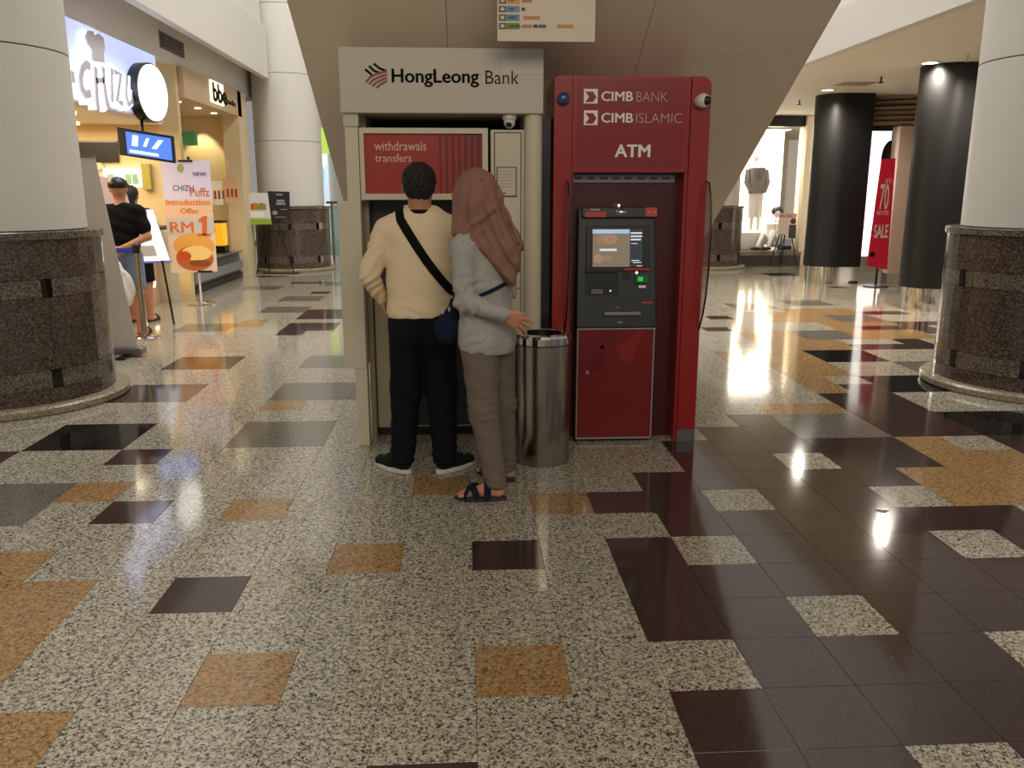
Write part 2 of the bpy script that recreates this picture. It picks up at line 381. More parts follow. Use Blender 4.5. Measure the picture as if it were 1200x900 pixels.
for xc in (XL+.12, .50, .63, XR-.12):
    sub('balustrade_glass', EF.plate(MB(), xc-.006, xc+.006, smin, smax-2.2, -1.85, -1.0), mat('glass_panel', (220, 235, 230), .05, trans=.9, alpha=.5), esc)
    sub('handrail', EF.plate(MB(), xc-.04, xc+.04, smin, smax-2.1, -1.92, -1.85), BLACK, esc, bevel=.02)

# ================================================================ LEFT SHOP FRONTS
wl = struct(MB().box(-4.45, -4.1, 4.3, 15.7, 3.30, 3.95).build('wall_left', BULK))
fas = struct(MB().box(-3.72, -3.6, 4.9, 14.45, 3.58, 4.50).build('trim_1', BULK, bevel=.01))
struct(MB().box(-3.85, -3.68, 4.9, 14.45, 4.5, 7).build('trim_2', BULK))
cl = struct(MB().box(-4.45, -3.72, 4.3, 15.7, 3.951, 4.05).build('ceiling', SOFF))
WL = Frame((-4.1, 0, 0), (0, 1, 0), (0, 0, 1))
ac = thing('air_vent', 'grey slatted air vent high on the left shop bulkhead', 'vent', (-4.1, 10.6, 3.57))
sub('vent_frame', WL.plate(MB(), 10.10, 11.12, 3.44, 3.66, .0, .012), GREYM, ac)
for i in range(5): sub('slat', WL.plate(MB(), 10.15, 11.07, 3.455+i*.04, 3.478+i*.04, .012, .03), mat('vent_slat', (96, 94, 96), .5), ac)
# lit name panel with raised letters
LB = mat('lightbox_blue_white', (196, 206, 250), .4, emit=.8, emit_rgb=(190, 204, 255))
LW = mat('letter_side_lit', (238, 242, 255), .4, emit=1.5, emit_rgb=(235, 240, 255))
LG = mat('letter_face_grey', (226, 224, 234), .6)
sg = thing('shop_sign', 'blue-white backlit shop sign with raised CHIZU letters and chef hat', 'sign', (-4.1, 8.4, 2.45))
sub('light_panel', WL.plate(MB(), 6.1, 9.9, 2.48, 3.295, -.2, -.01), LB, sg)
sub('panel_trim', WL.plate(MB(), 6.1, 9.95, 2.455, 2.479, -.2, .02), BULK, sg)
def wlpx(x, y, d=.06):
    p = gx(x, y, -4.1+d); return (p.y, p.z)
c70 = lambda a, b: wlpx(70+a/6.43, 10+b/6.43)
def letter(pts, wd, nm='letter'):
    P = [c70(*q) for q in pts]
    o = sub(nm, WL.stroke(MB(), P, wd*2.5, .0, .055), LW, sg); sub('letter_face', WL.stroke(MB(), P, wd, .056, .075), LG, o)
letter([(222, 440), (195, 420), (165, 450), (150, 520), (160, 600), (190, 650), (228, 640)], .085)
letter([(262, 440), (268, 560), (275, 690), (285, 765)], .075); letter([(320, 440), (325, 560), (345, 680), (365, 760)], .075); letter([(265, 545), (325, 540)], .06)
letter([(385, 450), (388, 700)], .06)
letter([(405, 480), (455, 490), (425, 690), (470, 715)], .07)
letter([(500, 505), (495, 650), (515, 725), (540, 700), (548, 530)], .06)
letter([(85, 470), (98, 560)], .07)
hat = [c70(*q) for q in [(240, 395), (235, 310), (205, 270), (190, 215), (210, 165), (245, 175), (258, 205), (285, 188), (320, 220), (332, 290), (322, 350), (330, 410)]]
o = sub('chef_hat', WL.poly(MB(), hat, .0, .055), LW, sg); sub('letter_face', WL.poly(MB(), hat, .056, .075), LG, o)
# round projecting lightbox
dn = Vector((.985, -.17, 0)).normalized(); dc = gx(179, 109, -3.9)
DF = Frame(dc, Vector((-dn.y, dn.x, 0)), (0, 0, 1))
ds = thing('round_lightbox', 'round white glowing lightbox with black rim above the monitor', 'sign', dc)
sub('drum', DF.disc(MB(), 0, 0, .36, -.14, .0, 40), BLACK, ds); sub('lit_face', DF.disc(MB(), 0, 0, .34, .001, .015, 40), mat('lightbox_white', (250, 248, 240), .4, emit=2.2), ds)
sub('bracket', MB().tube([dc+Vector((-.12, 0, 0)), (-4.1, dc.y+.02, dc.z)], .04), BLACK, ds)
# hanging monitor
q = [gy(*a, 8.75) for a in ((141, 146), (205, 156), (200, 192), (139, 187))]
mo = (q[0]+q[1]+q[2]+q[3])/4
MFr = Frame(mo, (q[1]-q[0]).normalized()+Vector((0, .12, 0)), (0, 0, 1))
tv = thing('monitor', 'black wall monitor showing a blue picture below the round lightbox', 'monitor', mo)
hw = (q[1]-q[0]).length/2; hh = .165
sub('casing', MFr.plate(MB(), -hw, hw, -hh, hh, -.08, 0), BLACK, tv, bevel=.008)
sub('screen', MFr.plate(MB(), -hw+.10, hw-.03, -hh+.03, hh-.035, .0005, .003), mat('screen_blue', (70, 110, 220), .3, emit=1.1), tv)
sb_ = mat('screen_pale', (170, 205, 250), .3, emit=1.6)
for a0, a1, b0, b1, s in ((-.17, -.10, -.03, .10, .02), (-.04, .0, -.02, .09, .05), (.06, .12, -.03, .09, .09), (-.2, .14, -.115, -.08, 0)):
    sub('screen_shape', MFr.poly(MB(), [(a0, b0), (a1, b0), (a1+s, b1), (a0+s, b1)], .0035, .005), sb_, tv)
sub('hanger', MB().tube([mo+Vector((-.06, .06, .1)), mo+Vector((-.06, .09, .2)), dc+Vector((-.16, -.03, -.34))], .02), BLACK, tv)
# recess of the first shop
struct(MB().box(-6.7, -6.6, 4.3, 22, 0, 3.3).build('wall_shop_back', mat('shop_tan', (208, 168, 118), .6, noise=.1, scale=2)))
struct(MB().box(-6.6, -4.32, 4.3, 10.6, 2.47, 2.57).build('ceiling_shop', SOFF))
struct(MB().box(-6.6, -4.1, 10.62, 10.74, 0, 3.3).build('wall_shop_side', mat('shop_cream', (226, 200, 150), .6)))
YL = mat('yellow_light_strip', (255, 226, 140), .5, emit=3.)
for k, (xx, y0, y1) in enumerate(((-4.75, 5.5, 8.6), (-5.4, 6.6, 10.2), (-6.0, 7.2, 10.4))):
    o = MB().box(xx-.09, xx+.09, y0, y1, 2.43, 2.468).build('light_strip', YL); tag(o, ('yellow ceiling light strip nearest the front of the snack shop', 'middle yellow ceiling light strip inside the snack shop', 'yellow ceiling light strip deepest inside the snack shop')[k], 'light', 'snack shop light strips')
wb = FRONT(10.61)
def wq(x0, y0, x1, y1): a = xz(x0, y1, 10.61); b = xz(x1, y0, 10.61); return (a[0], b[0], a[1], b[1])
o = thing('menu_board', 'long black menu board on the snack shop inner wall', 'board', gy(116, 178, 10.6))
sub('board', wb.plate(MB(), *wq(86, 167, 138, 190), .001, .04), BLACK, o); sub('rail', wb.plate(MB(), *wq(86, 165, 138, 167), .001, .05), GREYM, o)
o = thing('display_case_light', 'white glowing display behind the snack shop counter', 'display', gy(145, 205, 10.6))
sub('glow_panel', wb.plate(MB(), *wq(118, 198, 172, 219), .001, .04), mat('display_glow', (255, 250, 240), .5, emit=1.8), o)
for x in (130, 150, 158): sub('product', wb.plate(MB(), *wq(x, 204, x+5, 216), .041, .08), mat('display_green', (150, 190, 150), .5), o)
sub('end_post', wb.plate(MB(), *wq(170, 192, 177, 222), .0, .09), mat('post_olive', (176, 164, 70), .5), o)
o = thing('wall_bracket_lamp', 'small cream lamp on the snack shop inner wall by the column', 'lamp', gy(119, 203, 10.6)); sub('shade', wb.disc(MB(), *xz(119, 195, 10.61), .05, .001, .08), CREAM, o); sub('stem', wb.plate(MB(), *wq(116, 198, 122, 212), .001, .05), CREAM, o)
o = thing('exit_box', 'green box sign on the snack shop wall beside the monitor', 'sign', gy(221, 162, 10.3)); f_ = FRONT(10.4); a = xz(214, 170, 10.4); b = xz(227, 154, 10.4); sub('box', f_.plate(MB(), a[0], b[0], a[1], b[1], -.15, 0), mat('box_green', (40, 110, 50), .5), o); sub('bracket', MB().box((a[0]+b[0])/2-.02, (a[0]+b[0])/2+.02, 10.55, 10.62, a[1]+.05, b[1]-.05), GREYM, o)
# counter
PEACH = mat('counter_peach', (222, 186, 148), .4, noise=.05, scale=3)
ct = thing('counter', 'peach fronted snack counter with oval lights behind the barrier post', 'counter', (-4.5, 8.2, 0))
sub('front', MB().box(-4.75, -4.33, 5.4, 10.55, 0, 1.0), PEACH, ct); sub('worktop', MB().box(-4.8, -4.28, 5.35, 10.56, 1.001, 1.05), BLACK, ct, bevel=.008)
sub('end_post', MB().box(-4.329, -4.16, 9.9, 10.25, 0, 1.0), CREAM, ct)
GL = mat('oval_lamp', (255, 240, 205), .4, emit=3.2, emit_rgb=(255, 230, 180))
CF = Frame((-4.33, 0, 0), (0, 1, 0), (0, 0, 1))
for x, y, r in ((206, 322, .17), (163, 338, .15), (178, 332, .07)):
    p = gx(x, y, -4.33); sub('oval_lamp', CF.disc(MB(), min(p.y, 10.32), max(.2, p.z), r, .001, .03, 24, r*.85), GL, ct)
o = thing('cash_register', 'black till on the snack shop counter', 'till', (-4.55, 8.5, 1.05))
sub('body', MB().box(-4.75, -4.4, 8.1, 9.3, 1.05, 1.42), BLACK, o, bevel=.02); sub('tray', MB().ball((-4.5, 8.5, 1.47), (.14, .24, .05)), mat('tray_yellow', (196, 170, 60), .5), o)
# tilted menu lectern
q = [gy(*a, 7.62) for a in ((158, 308), (194, 309), (193, 252), (146, 205))]
lect = thing('menu_stand', 'white tilted menu stand with blue edge in front of the counter', 'stand', (q[0].x, 7.62, 0))
b0 = gy(176, 308, 7.62)
LF = Frame(b0, (1, .5, 0), (-.28, .10, 1))
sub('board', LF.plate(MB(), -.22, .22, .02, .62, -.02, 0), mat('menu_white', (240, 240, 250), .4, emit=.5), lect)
sub('edge', LF.plate(MB(), -.235, .235, .0, .019, -.025, .006), mat('menu_blue', (120, 130, 220), .4), lect); sub('edge', LF.plate(MB(), -.235, -.221, .02, .62, -.025, .006), MATS['menu_blue'], lect)
sub('upper_board', LF.plate(MB(), -.26, .0, .64, 1.0, -.03, -.01), mat('menu_pink', (224, 196, 190), .5), lect)
for r_ in range(3): sub('menu_picture', LF.plate(MB(), -.15, .10, .08+r_*.18, .20+r_*.18, .0005, .003), mat('menu_print', (206, 196, 180), .5), lect)
for dx in (-.15, .12): sub('leg', MB().tube([b0+Vector((dx, .05, .02)), (b0.x+dx*1.3, b0.y+.15, 0)], .012), BLACK, lect)

# promotional banner on a pole stand
bs = gz(235, 357)
bY = bs.y
BF = FRONT(bY)
px2 = lambda a, b: xz(185+a/6, 180+b/6, bY)
ban = thing('banner_stand', 'orange and lilac RM 1 puff banner on a round-based pole stand', 'banner', (bs.x, bY, 0))
sub('base', MB().lathe([(.0, 0), (.19, 0), (.19, .012), (.15, .022), (.03, .04), (0, .04)], (bs.x, bY+.05, 0), 32), CHROME, ban, True)
sub('pole', MB().tube([(bs.x, bY+.05, .03), (bs.x, bY+.05, 1.95)], .014), mat('pole_white', (225, 222, 214), .4), ban)
TL, TR, BR, BL = px2(18, 55), px2(362, 48), px2(420, 828), px2(95, 840)
def lerp(a, b, t): return (a[0]+(b[0]-a[0])*t, a[1]+(b[1]-a[1])*t)
def bq(u0, u1, v0, v1):      # sub-quad of the banner sheet, v downwards
    return [lerp(lerp(TL, TR, u), lerp(BL, BR, u), v) for u, v in ((u0, v1), (u1, v1), (u1, v0), (u0, v0))]
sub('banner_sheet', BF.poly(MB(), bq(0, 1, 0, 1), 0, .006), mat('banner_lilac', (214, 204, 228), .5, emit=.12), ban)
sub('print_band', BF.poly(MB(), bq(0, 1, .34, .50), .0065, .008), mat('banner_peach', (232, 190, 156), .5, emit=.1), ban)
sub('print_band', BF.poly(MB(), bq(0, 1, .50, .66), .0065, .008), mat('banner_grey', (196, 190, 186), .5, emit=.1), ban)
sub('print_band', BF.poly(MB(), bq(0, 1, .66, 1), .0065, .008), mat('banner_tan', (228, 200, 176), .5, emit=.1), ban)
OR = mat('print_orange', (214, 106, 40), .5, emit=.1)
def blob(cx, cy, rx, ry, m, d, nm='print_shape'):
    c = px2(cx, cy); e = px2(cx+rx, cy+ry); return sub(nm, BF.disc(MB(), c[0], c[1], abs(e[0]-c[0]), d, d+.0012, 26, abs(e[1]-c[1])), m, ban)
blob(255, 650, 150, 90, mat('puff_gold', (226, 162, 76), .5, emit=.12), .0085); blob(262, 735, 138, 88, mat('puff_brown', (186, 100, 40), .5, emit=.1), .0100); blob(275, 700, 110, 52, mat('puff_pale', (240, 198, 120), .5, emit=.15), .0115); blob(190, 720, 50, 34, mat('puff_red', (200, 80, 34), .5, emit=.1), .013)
blob(300, 770, 80, 22, mat('puff_line', (150, 76, 30), .5), .0135)
def btext(txt, x0, y0, x1, y1, m, bold=.02, **k):
    a = px2(x0, y1); b = px2(x1, y0); return BF.text('lettering', txt, a[0], b[0], a[1], b[1], m, ban, d=.009, bold=bold, **k)
btext('NEW!', 250, 130, 338, 158, mat('print_purple', (120, 44, 90), .5)); btext('CHIZU', 108, 222, 252, 262, mat('print_navy', (52, 48, 72), .5), 0)
btext('Puffz', 230, 240, 360, 300, mat('print_orange2', (222, 112, 66), .5)); btext('Introduction', 62, 322, 362, 362, OR); btext('Offer', 162, 385, 288, 422, OR); btext('RM', 92, 480, 248, 555, OR, .02); sub('lettering', BF.poly(MB(), [px2(*q) for q in ((312, 575), (312, 480), (288, 484), (286, 466), (318, 440), (346, 438), (346, 575))], .0105, .0115), OR, ban); a = px2(282, 582); b = px2(372, 562); sub('lettering', BF.plate(MB(), a[0], b[0], a[1], b[1], .0105, .0115), OR, ban)
blob(160, 103, 26, 30, mat('print_olive', (176, 172, 90), .5), .009)
sub('clip', BF.plate(MB(), px2(140, 0)[0], px2(240, 0)[0], px2(0, 58)[1], px2(0, 44)[1], .0, .02), BLACK, ban); sub('clip', BF.plate(MB(), px2(215, 0)[0], px2(320, 0)[0], px2(0, 838)[1], px2(0, 824)[1], .0, .02), BLACK, ban)
sub('finial', MB().ball((bs.x-.02, bY+.05, 1.97), .022), BLACK, ban, True)

# queue barrier post with blue belt
ps = gz(170, 396)
st = thing('barrier_post', 'chrome queue barrier post with blue belt by the snack counter', 'barrier', (ps.x, ps.y, 0))
sub('base', MB().lathe([(0, 0), (.165, 0), (.165, .012), (.12, .028), (.04, .045), (0, .045)], (ps.x, ps.y, 0), 36), CHROME, st, True)
sub('post', MB().lathe([(0, .04), (.032, .04), (.032, .90), (0, .90)], (ps.x, ps.y, 0), 20), STEEL, st, True)
sub('belt_head', MB().lathe([(0, .90), (.036, .90), (.036, .985), (.02, 1.0), (0, 1.0)], (ps.x, ps.y, 0), 20), BLACK, st, True)
sub('belt', MB().add([(ps.x-.03, ps.y, .90), (ps.x-.03, ps.y, .95), (ps.x-.86, ps.y+.12, .95), (ps.x-.86, ps.y+.12, .90)], [(0, 1, 2, 3)]), mat('belt_blue', (36, 62, 190), .6), st).modifiers.new('t', 'SOLIDIFY').thickness = .003

# back of a roll-up banner behind the near-left column
rp = [gy(*a, 5.75) for a in ((80, 182), (111, 182), (150, 428), (112, 428))]
rb = thing('rollup_banner', 'pale back of a roll-up banner behind the left column', 'banner', (-3.3, 5.75, 0))
B5 = FRONT(5.75)
x_t = rp[1].x; x_b = gz(150, 428).x
sub('sheet', B5.poly(MB(), [(x_b-.8, .08), (x_b-.06, .08), (x_t, rp[1].z), (x_t-.72, rp[1].z)], 0, .004), mat('rollup_back', (214, 206, 196), .6), rb)
sub('base_cassette', MB().box(x_b-.85, x_b, 5.69, 5.82, 0.02, .09), GREYM, rb, bevel=.02); sub('foot', MB().box(x_b-.2, x_b-.12, 5.55, 5.95, 0, .02), BLACK, rb)
sub('top_rail', MB().box(x_t-.73, x_t+.005, 5.74, 5.77, rp[1].z-.02, rp[1].z+.01), GREYM, rb)

# second shop: brown canopy, cream end wall, low counter
CAN = mat('canopy_tan', (206, 180, 146), .55)
cp_ = thing('shop_canopy', 'tan boxed canopy with small lit black-lettered sign and downlights', 'canopy', (-4.3, 12.2, 2.85))
sub('box', MB().box(-5.4, -4.02, 10.75, 14.0, 2.86, 3.295), CAN, cp_)
CFr = Frame((-4.02, 0, 0), (0, 1, 0), (0, 0, 1))
sub('sign_panel', CFr.plate(MB(), 12.05, 12.75, 2.93, 3.27, .001, .03), mat('sign_lit', (255, 246, 200), .4, emit=1.6), cp_)
CFr.text('lettering', 'bbe', 12.12, 12.9, 2.96, 3.24, LETK, cp_, d=.032, bold=.06)
CFr.text('lettering', 'studio', 12.95, 13.6, 3.0, 3.09, LETK, cp_, d=.004, bold=.04)
for yy in (11.3, 12.3, 13.2): sub('downlight', MB().lathe([(0, 0), (.05, 0), (.05, .012), (0, .012)], (-4.3, yy, 2.847), 16), mat('lamp_warm', (255, 230, 180), .4, emit=6), cp_)
struct(MB().box(-5.4, -4.1, 14.0, 14.12, 0, 3.3).build('wall_shop_end', mat('niche_cream', (232, 214, 170), .6)))
struct(MB().box(-5.5, -5.4, 10.74, 14.1, 0, 3.3).build('wall_niche', MATS['shop_cream']))
struct(MB().box(-4.32, -4.02, 13.75, 14.35, 0, 3.3).build('trim_3', mat('pilaster_cream', (226, 208, 168), .5)))
spot('niche_spot', (-4.75, 13.7, 2.83), (-4.75, 14.05, 1.2), 40, (1, .84, .5), 70, .3)
spot('niche_spot', (-4.9, 12.2, 2.83), (-4.9, 12.6, 0), 45, (1, .84, .55), 90, .6)
dcn = thing('display_counter', 'low grey display counter along the cream niche', 'counter', (-4.4, 12, 0))
sub('body', MB().box(-4.75, -4.14, 10.8, 13.6, .0, .45), mat('counter_grey', (92, 92, 96), .35), dcn); sub('kick', MB().box(-4.14, -4.10, 10.8, 13.6, 0, .10), BLACK, dcn); sub('ledge', MB().box(-4.14, -4.09, 10.8, 13.6, .16, .30), mat('ledge_grey', (140, 140, 146), .4), dcn); sub('top', MB().box(-4.78, -4.1, 10.76, 13.65, .451, .475), GREYM, dcn)
jd = gx(278, 290, -4.35)
j = thing('juice_dispenser', 'orange juice dispenser at the far end of the grey counter', 'dispenser', (-4.35, 13.1, .475))
sub('tank', MB().box(-4.47, -4.23, 13.0, 13.24, .60, 1.0), mat('juice_orange', (250, 176, 40), .2, emit=.7), j, bevel=.02); sub('base', MB().box(-4.48, -4.22, 12.98, 13.26, .476, .6), BLACK, j); sub('lid', MB().box(-4.48, -4.22, 12.99, 13.25, 1.0, 1.04), BLACK, j)
pf = thing('paper_bouquet', 'bunch of bright white blossoms standing on the grey counter', 'flowers', (-4.4, 12.2, .475))
sub('vase', MB().lathe([(0, 0), (.06, 0), (.09, .2), (.05, .3), (0, .3)], (-4.4, 12.2, .476), 18), GREYM, pf, True)
for k in range(14):
    a = k*2.4; r_ = .05+.13*((k*37) % 10)/10
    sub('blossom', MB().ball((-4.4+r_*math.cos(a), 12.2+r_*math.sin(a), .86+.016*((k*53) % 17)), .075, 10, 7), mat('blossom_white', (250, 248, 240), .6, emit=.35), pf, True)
for k, (y, h, x, c) in enumerate(((11.3, .62, -5.2, (240, 232, 214)), (12.0, .66, -5.2, (226, 176, 130)))):
    o = thing('poster_board', ('pale poster board leaning on the niche shelf', 'tan poster board with pictures of cups on the niche shelf')[k], 'poster', (x, y, 1.3))
    p = [gy(*a, 12.9) for a in (((247, 212), (262, 240)), ((262, 210), (281, 238)))[k]]
    f_ = FRONT(12.9); sub('sheet', f_.plate(MB(), p[0].x, p[1].x, p[1].z, p[0].z, 0, .015), mat('board_%d' % k, c, .5), o)
    for n_ in range(3): sub('print_shape', f_.plate(MB(), p[0].x+.04+n_*.07, p[0].x+.08+n_*.07, p[1].z+.10, p[1].z+.24, .016, .018), mat('board_print', (160, 80, 50), .5), o)
shf = thing('wall_shelf', 'glass shelf of small boxes in the cream niche', 'shelf', (-4.9, 13, .9))
sub('board', MB().box(-5.2, -4.35, 12.6, 12.95, 1.19, 1.22), GREYM, shf); sub('board', MB().box(-5.2, -4.35, 12.6, 12.95, .86, .89), GREYM, shf)
for sx in (-5.18, -4.40): sub('upright', MB().box(sx, sx+.03, 12.9, 12.93, .476, 1.7), GREYM, shf)
for k in range(6):
    o = MB().box(-5.12+k*.12, -5.03+k*.12, 12.64, 12.74, .891, 1.03+.02*(k % 3)).build('snack_box', mat(('box_red', 'box_brown', 'box_blue')[k % 3], ((186, 70, 50), (150, 90, 60), (120, 160, 190))[k % 3], .5), bevel=.004)
    tag(o, ('red', 'brown', 'pale blue')[k % 3]+' snack box, '+('first', 'second', 'third', 'fourth', 'fifth', 'sixth')[k]+' from the left on the lower niche shelf', 'box', 'boxes on the niche shelf')

# easel with two boards in front of the far column
ez = gz(320, 321); eY = ez.y
es = thing('folding_easel', 'black folding easel carrying two menu boards by the far column', 'easel', (ez.x, eY, 0))
E4 = FRONT(eY)
ep = lambda a, b: gy(280+a/7.5, 210+b/7.5, eY)
for a, b in (((255, 110), (155, 850)), ((255, 110), (485, 830))): sub('leg', MB().tube([ep(*a), ep(*b)], .012, 8), BLACK, es)
sub('leg', MB().tube([ep(255, 110), ep(245, 815)+Vector((0, .2, 0))], .012, 8), BLACK, es)
sub('foot_mat', MB().box(ep(155, 0).x, ep(480, 0).x, eY-.02, eY+.2, .0, .012), BLACK, es)
mb1 = thing('menu_poster', 'white and green fruit menu poster on the easel', 'poster', ep(180, 260))
sub('sheet', E4.poly(MB(), [tuple(ep(*q)[i] for i in (0, 2)) for q in ((65, 120), (255, 120), (290, 395), (95, 400))], .02, .03), mat('menu_paper', (222, 220, 222), .5), mb1)
sub('green_band', E4.poly(MB(), [tuple(ep(*q)[i] for i in (0, 2)) for q in ((86, 345), (284, 345), (290, 395), (95, 400))], .031, .033), mat('menu_green', (160, 180, 60), .5), mb1)
for i, c in enumerate(((200, 90, 40), (214, 140, 40), (150, 150, 60), (120, 150, 80), (200, 120, 60))):
    a = ep(110+i*27, 270); b = ep(132+i*27, 215-8*(i % 2)); sub('cup_picture', E4.plate(MB(), a.x, b.x, a.z, b.z, .031, .034), mat('cup_%d' % i, c, .5), mb1)
a = ep(110, 335); b = ep(220, 285); sub('text_panel', E4.plate(MB(), a.x, b.x, a.z, b.z, .031, .033), mat('menu_panel', (240, 240, 240), .5), mb1)
mb2 = thing('chalkboard', 'black chalkboard menu beside the fruit poster on the easel', 'board', ep(370, 240))
sub('board', E4.poly(MB(), [tuple(ep(*q)[i] for i in (0, 2)) for q in ((250, 105), (445, 110), (450, 355), (285, 360))], .0, .018), mat('chalk_black', (34, 32, 33), .6), mb2)
for y0, y1, x0, x1 in ((128, 142, 330, 385), (180, 200, 335, 400), (206, 226, 330, 410), (262, 268, 370, 430), (330, 336, 320, 420)):
    a = ep(x0, y1); b = ep(x1, y0); sub('chalk_mark', E4.plate(MB(), a.x, b.x, a.z, b.z, .0185, .0195), mat('chalk', (150, 146, 144), .7), mb2)
a = ep(318, 295); sub('chalk_mark', E4.disc(MB(), a.x, a.z, .05, .0186, .0196, 20, .04), MATS['chalk'], mb2)

# far concourse behind the left column
struct(MB().box(-5, 12, 24.0, 24.2, 0, 7).build('wall_back', mat('back_wall', (214, 208, 198), .6)))
struct(MB().box(-8, -5.5, 16.5, 16.7, 0, 7).build('wall_far_left', CREAMW))
fs = thing('far_shop_front', 'bright far shop front with green sign seen past the left column', 'shop front', (-3.2, 23.8, 0))
FB = FRONT(23.9)
def fbq(x0, y0, x1, y1): a = xz(x0, y1, 23.9); b = xz(x1, y0, 23.9); return (a[0], b[0], a[1], b[1])
sub('window_glow', FB.plate(MB(), *fbq(350, 180, 384, 306), .0, .03), mat('far_glow', (196, 214, 226), .4, emit=.9), fs)
sub('green_sign', FB.plate(MB(), *fbq(362, 150, 386, 180), .031, .1), mat('far_green', (176, 206, 84), .4, emit=.9), fs)
sub('pane', FB.plate(MB(), *fbq(370, 198, 381, 213), .031, .06), mat('far_blue', (150, 200, 230), .4, emit=1.), fs); sub('pane', FB.plate(MB(), *fbq(370, 182, 381, 194), .031, .06), mat('far_white', (240, 245, 250), .4, emit=1.4), fs)
rail = thing('far_railing', 'dark topped handrail and glass post far behind the booth', 'railing', gz(392, 305))
ry = 17.5
a = gy(382, 236, ry); b = gy(410, 236, ry)
sub('top', MB().box(a.x, b.x+1, ry, ry+.2, a.z-.05, a.z), mat('rail_brown', (90, 66, 54), .4), rail)
for x in (388, 396): p = gy(x, 238, ry); sub('post', MB().tube([(p.x, ry+.1, 0), (p.x, ry+.1, a.z-.05)], .03), STEEL, rail)
sub('glass', MB().box(a.x, b.x+1, ry+.09, ry+.11, .1, a.z-.1), mat('rail_glass', (150, 190, 180), .1, trans=.7, alpha=.6), rail)

# ================================================================ RIGHT SIDE
ZS = 3.08; XF = gz(1000, 67.4, ZS).x
XF = 4.36
struct(MB().box(XF, 13, 4.4, 24, ZS, ZS+.02).build('ceiling_right', SOFF))
struct(MB().box(XF-.12, XF, 4.4, 24, ZS, 3.54).build('trim_4', BULK))
struct(MB().box(XF+.1, XF+.25, 4.4, 24, 3.54, 7).build('trim_5', BULK))
LAMP = mat('lamp_cool', (255, 246, 228), .4, emit=9)
for k, (x, y) in enumerate(((970, 105), (1090, 73), (1180, 60))):  # the third one is unseen, added to brighten the right soffit
    p = gz(x, y, ZS)
    o = thing('downlight', ('round recessed downlight over the bright shop window', 'round recessed downlight in front of the near black pillar', 'unseen downlight added behind the near right column to brighten the soffit')[k], 'light', (p.x, p.y, ZS), 'right soffit downlights')
    sub('rim', MB().lathe([(.09, -.012), (.13, -.012), (.13, 0), (.09, 0)], (p.x, p.y, ZS), 24, True), BULK, o, True); sub('lamp', MB().lathe([(0, -.006), (.089, -.006), (.089, 0), (0, 0)], (p.x, p.y, ZS), 24), LAMP, o)
    spot('downlight_beam', (p.x, p.y, ZS-.03), (p.x, p.y, 0), 340, (1, .90, .76), 160, .9)
for k, (x, y) in enumerate(((1033, 90), (937, 117), (1135, 63))):
    p = gz(x, y, ZS); o = thing('sprinkler', ('small black ceiling sprinkler between the two downlights', 'small black ceiling sprinkler near the escalator edge', 'pale ceiling detector near the right column')[k], 'sprinkler', (p.x, p.y, ZS))
    sub('stem', MB().tube([(p.x, p.y, ZS), (p.x, p.y, ZS-.07)], .012), (BLACK, BLACK, WHITE)[k], o); sub('head', MB().lathe([(0, 0), (.035, 0), (.035, .015), (0, .015)], (p.x, p.y, ZS-.085), 14), (BLACK, BLACK, WHITE)[k], o)
p = gz(1002, 98, ZS); o = thing('ceiling_hatch', 'small grey grille flush in the right soffit', 'vent', (p.x, p.y, ZS)); sub('frame', MB().box(p.x-.25, p.x+.25, p.y-.2, p.y+.2, ZS-.008, ZS), mat('hatch', (190, 170, 145), .6), o)
for i in range(4): sub('slat', MB().box(p.x-.22, p.x+.22, p.y-.16+i*.09, p.y-.12+i*.09, ZS-.014, ZS-.009), MATS['hatch'], o)
BLK = mat('black_gloss_cladding', (16, 15, 15), .42, noise=.1, scale=2)
# near black pillar: rounded front edge, chrome plinth
def black_pillar(cx, cy, r, x1, label, zt=ZS):
    t = thing('shop_pillar', label, 'pillar', (cx, cy, 0), 'black shop pillars')
    def prof(rr, y1):
        return [(cx+rr*math.cos(a), cy+rr*math.sin(a)) for a in [math.pi*(.5+i/16) for i in range(17)]]+[(x1, cy-rr), (x1, cy+rr)]
    Z = ((1, 0, 0), (0, 1, 0), (0, 0, 1))
    sub('cladding', MB().prism(prof(r, 0), (0, 0, 0), *Z, .30, zt-.001), BLK, t, True)
    sub('plinth', MB().prism(prof(r-.04, 0), (0, 0, 0), *Z, 0, .299), CHROME, t, True)
    return t
black_pillar(6.16, 8.62, .36, 9.0, 'near black rounded shop pillar on chrome plinth beside the right column')
black_pillar(6.20, 11.95, .38, 6.62, 'far black rounded shop pillar on chrome plinth left of the sale banner')
pk = gz(1040, 335); 
o = thing('pale_panel', 'pale pink upright panel between the sale banner and black pillar', 'panel', (7.1, 11.3, 0))
a = gy(1041, 300, 11.65)
sub('cladding', MB().box(a.x, a.x+.9, 11.65, 11.9, .18, 2.58), mat('panel_pink', (212, 186, 172), .45), o); sub('plinth', MB().box(a.x+.02, a.x+.88, 11.67, 11.88, 0, .18), CHROME, o)
lv = thing('louvre_band', 'dark horizontal louvre slats above the sale banner opening', 'louvre', (7.2, 11.8, 2.6))
for i in range(6):
    z = 2.60+i*.08
    sub('slat', MB().add([(6.6, 12.0, z), (9, 12.0-1.2, z), (9, 12.0-1.25, z+.055), (6.6, 12-.05, z+.055)], [(0, 1, 2, 3)]), mat('louvre', (150, 132, 112), .3, metal=.4), lv).modifiers.new('t', 'SOLIDIFY').thickness = .012
struct(MB().box(6.6, 12, 12.35, 12.45, 2.55, ZS-.002).build('wall_right_header', BLK))
struct(MB().box(12, 12.2, 4.4, 24, 0, ZS-.002).build('wall_right', CREAMW))
